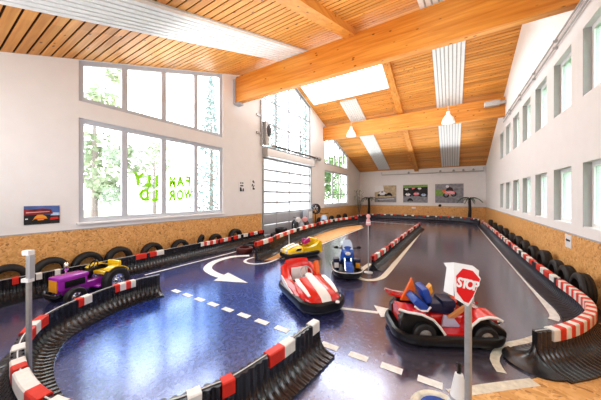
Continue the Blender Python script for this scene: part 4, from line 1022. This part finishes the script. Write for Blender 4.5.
# ------------------------------------------------------------------ plants
def frond(mb, L, droop, az, z, wid=.12, n=9, lift=.3):
    ca, sa = math.cos(az), math.sin(az); pts = []
    for i in range(n + 1):
        t = i / n; r = L * t; pts.append((r * ca, r * sa, z + lift * L * t * (1 - t) * 2 - droop * t * t))
    mb.tube(pts, .012, 5)
    for i in range(1, n + 1):
        p = Vector(pts[i]); w = wid * math.sin(PI * (.15 + .8 * i / n))
        for s in (-1, 1):
            q = p + Vector((-sa * s * w * 2 + ca * .12, ca * s * w * 2 + sa * .12, -.10)); d = Vector((ca, sa, 0)) * .035
            mb.add([tuple(p - d), tuple(q), tuple(p + d)], [(0, 1, 2)])
def palm(x, y, label):
    p = thing('artificial_palm', label, 'palm', (x, y, 0), 0, 'dark artificial palms by the far wall')
    MB().tube([(0, 0, .3), (.03, 0, 1.0), (0, .02, 1.98)], [.14, .11, .09], 10).build('trunk', M['mark'], p)
    MB().lathe([(.22, 0), (.26, .35), (.24, .38), (.0, .36)], 18).build('pot', M['black'], p)
    for i in range(10):
        mb = MB(); az = i * 2 * PI / 10 + R.uniform(-.2, .2); frond(mb, R.uniform(.75, 1.0) * (.42 if math.sin(az) > .2 else 1), R.uniform(.1, .4), az, 1.96); mb.build('frond', M['palmleaf'], p)
palm(-7.05, 24.1, 'dark artificial palm in the far left corner'); palm(1.2, 24.2, 'dark artificial palm in the far right corner')
pp = thing('potted_plant', 'tall leafy green plant in a pot in front of the far left window', 'plant', (-7.62, 22.9, 0))
MB().lathe([(.2, 0), (.26, .4), (.28, .42), (.24, .4), (0, .38)], 18).build('pot', M['terracotta'], pp)
mb = MB()
for i in range(5): mb.tube([(0, 0, .35), (.15 * math.cos(i * 1.26), .15 * math.sin(i * 1.26), 1.2), (.3 * math.cos(i * 1.26), .3 * math.sin(i * 1.26), 2.2 + .12 * i)], .018, 5)
mb.build('stems', M['bark'], pp)
mb = MB()
for i in range(170):
    a = R.uniform(0, 2 * PI); r = R.uniform(.05, .42); z = R.uniform(1.0, 2.75); c = Vector((r * math.cos(a), r * math.sin(a), z))
    d = Vector((math.cos(a + R.uniform(-1, 1)), math.sin(a + R.uniform(-1, 1)), R.uniform(-.5, .4))).normalized(); s = d.cross(Vector((0, 0, 1))).normalized() * R.uniform(.03, .06); L_ = R.uniform(.16, .28)
    mb.add([tuple(c), tuple(c + d * L_ * .5 + s), tuple(c + d * L_), tuple(c + d * L_ * .5 - s)], [(0, 1, 2, 3)])
mb.build('leaves', M['potleaf'], pp, smooth=False)

# ------------------------------------------------------------------ outside
struct(MB().box(-60, -8.6, -25, 50, -.35, -.25).build('ground', M['gravel'], smooth=False))
struct(MB().box(-59, -27, -20, 16, -.25, -.22).build('lawn', M['grass'], smooth=False))
struct(MB().box(2.75, 40, -25, 50, -.35, -.25).build('ground', M['grass'], smooth=False))
def tree(x, y, h, rx, m, label, conif=False, n=1500, group='trees outside the windows'):
    t = thing('tree', label, 'tree', (x, y, -.25), 0, group)
    MB().tube([(0, 0, 0), (.05, .02, h * .4), (0, 0, h * .85)], [.16, .12, .04], 8).build('trunk', M['bark'], t)
    mb = MB(); cl = [(R.gauss(0, rx * .45), R.gauss(0, rx * .45), h * R.uniform(.3, .95), R.uniform(.3, .55) * rx) for _ in range(16)]
    for i in range(n):
        if conif:
            tt = R.random() ** .7; z = h * (.08 + .92 * (1 - tt)); rr = rx * tt * R.uniform(.3, 1); a = R.uniform(0, 2 * PI); c = Vector((rr * math.cos(a), rr * math.sin(a), z - .25 * rr))
        else:
            q = R.choice(cl); v = Vector((R.gauss(0, 1), R.gauss(0, 1), R.gauss(0, 1))).normalized() * q[3] * R.uniform(.5, 1); c = Vector(q[:3]) + v
        s = R.uniform(.08, .17); u = Vector((R.gauss(0, 1), R.gauss(0, 1), R.gauss(0, 1))).normalized(); w = u.orthogonal().normalized()
        mb.add([tuple(c - u * s), tuple(c + w * s * .6), tuple(c + u * s), tuple(c - w * s * .6)], [(0, 1, 2, 3)])
    mb.build('foliage', M[m], t, smooth=False)
tree(-13.6, 4.3, 8.5, 1.5, 'leaf1', 'pale green broad tree outside the first pane of the left window')
tree(-17, 8.6, 6.0, 1.6, 'leaf1', 'thin pale tree outside the second pane of the left window', n=700)
tree(-15, 11.6, 12, 1.7, 'leaf2', 'blue green conifer outside the fourth pane of the left window', True)
tree(-17, 21.8, 16, 2.3, 'leaf2', 'tall blue green conifer outside the glazing above the gate', True, 3000)
tree(-16.5, 27.6, 15, 2.3, 'leaf2', 'second blue green conifer outside the glazing above the gate', True, 3000)
tree(-12.4, 29.0, 8.5, 2.4, 'leaf3', 'fresh green tree outside the far left windows', n=2600)
tree(-11.6, 22.6, 6.5, 1.7, 'leaf3', 'fresh green bushy tree close outside the far left windows', n=2400)
tree(7.5, 21, 7, 2.2, 'leaf3', 'green tree outside the right windows, the farther one', n=1500)
tree(6.5, 14, 7.5, 2.0, 'leaf3', 'green tree outside the right windows, the nearer one', n=1500)

# ------------------------------------------------------------------ light
w = bpy.data.worlds.new('world'); bpy.context.scene.world = w; w.use_nodes = True
bg = w.node_tree.nodes['Background']; bg.inputs[0].default_value = (.93, .97, 1, 1); bg.inputs[1].default_value = 3.0
def area(name, loc, rot, sx, sy, power, col=(1, 1, 1), portal=False, spec=1.):
    l = bpy.data.lights.new(name, 'AREA'); l.shape = 'RECTANGLE'; l.size = sx; l.size_y = sy; l.energy = power; l.color = col; l.specular_factor = spec
    o = bpy.data.objects.new(name, l); C.objects.link(o); o.location = loc; o.rotation_euler = rot
    if portal: l.cycles.is_portal = True
    return o
# daylight portals at the openings
for (a, b, z0, z1) in ((2.3, 7, 1.42, 7.3), (9.5, 14.6, .1, 8.9), (16.7, 21.6, 1.45, 7)):
    area('window_portal', (XL - .32, (a + b) / 2, (z0 + z1) / 2), (0, -PI / 2, 0), z1 - z0, b - a, 1, portal=True)
area('skylight_portal', (-5.5, 13.6, 9.1), (0, 0, 0), 5, 1.8, 1, portal=True)
area('right_portal', (XR + .4, 10, 2.13), (0, PI / 2, 0), 1.5, 19, 1, portal=True)
area('right_portal', (XR + .4, 10, 4.94), (0, PI / 2, 0), 1.5, 19, 1, portal=True)
# added fill lights without fittings, at the near end and under the roof
area('fill_light', (-3, YN + .15, 3.2), (math.radians(98), 0, 0), 9, 2.2, 120, (.92, .96, 1), spec=0)
area('fill_light', (-3, 12.2, 5.6), (PI, 0, 0), 9, 18, 215, (.95, .97, 1), spec=0)
area('fill_light', (-3, 12.2, 8.0), (0, 0, 0), 9, 14, 220, (.92, .96, 1), spec=0)
sc = bpy.context.scene
sc.view_settings.view_transform = 'Standard'; sc.view_settings.look = 'Medium High Contrast'; sc.view_settings.exposure = 1.02; sc.view_settings.gamma = 1.0
sc.cycles.max_bounces = 8; sc.cycles.diffuse_bounces = 4; sc.cycles.glossy_bounces = 3; sc.cycles.transparent_max_bounces = 16
sc.cycles.sample_clamp_indirect = 6; sc.cycles.caustics_reflective = False; sc.cycles.caustics_refractive = False
sc.cycles.use_denoising = True
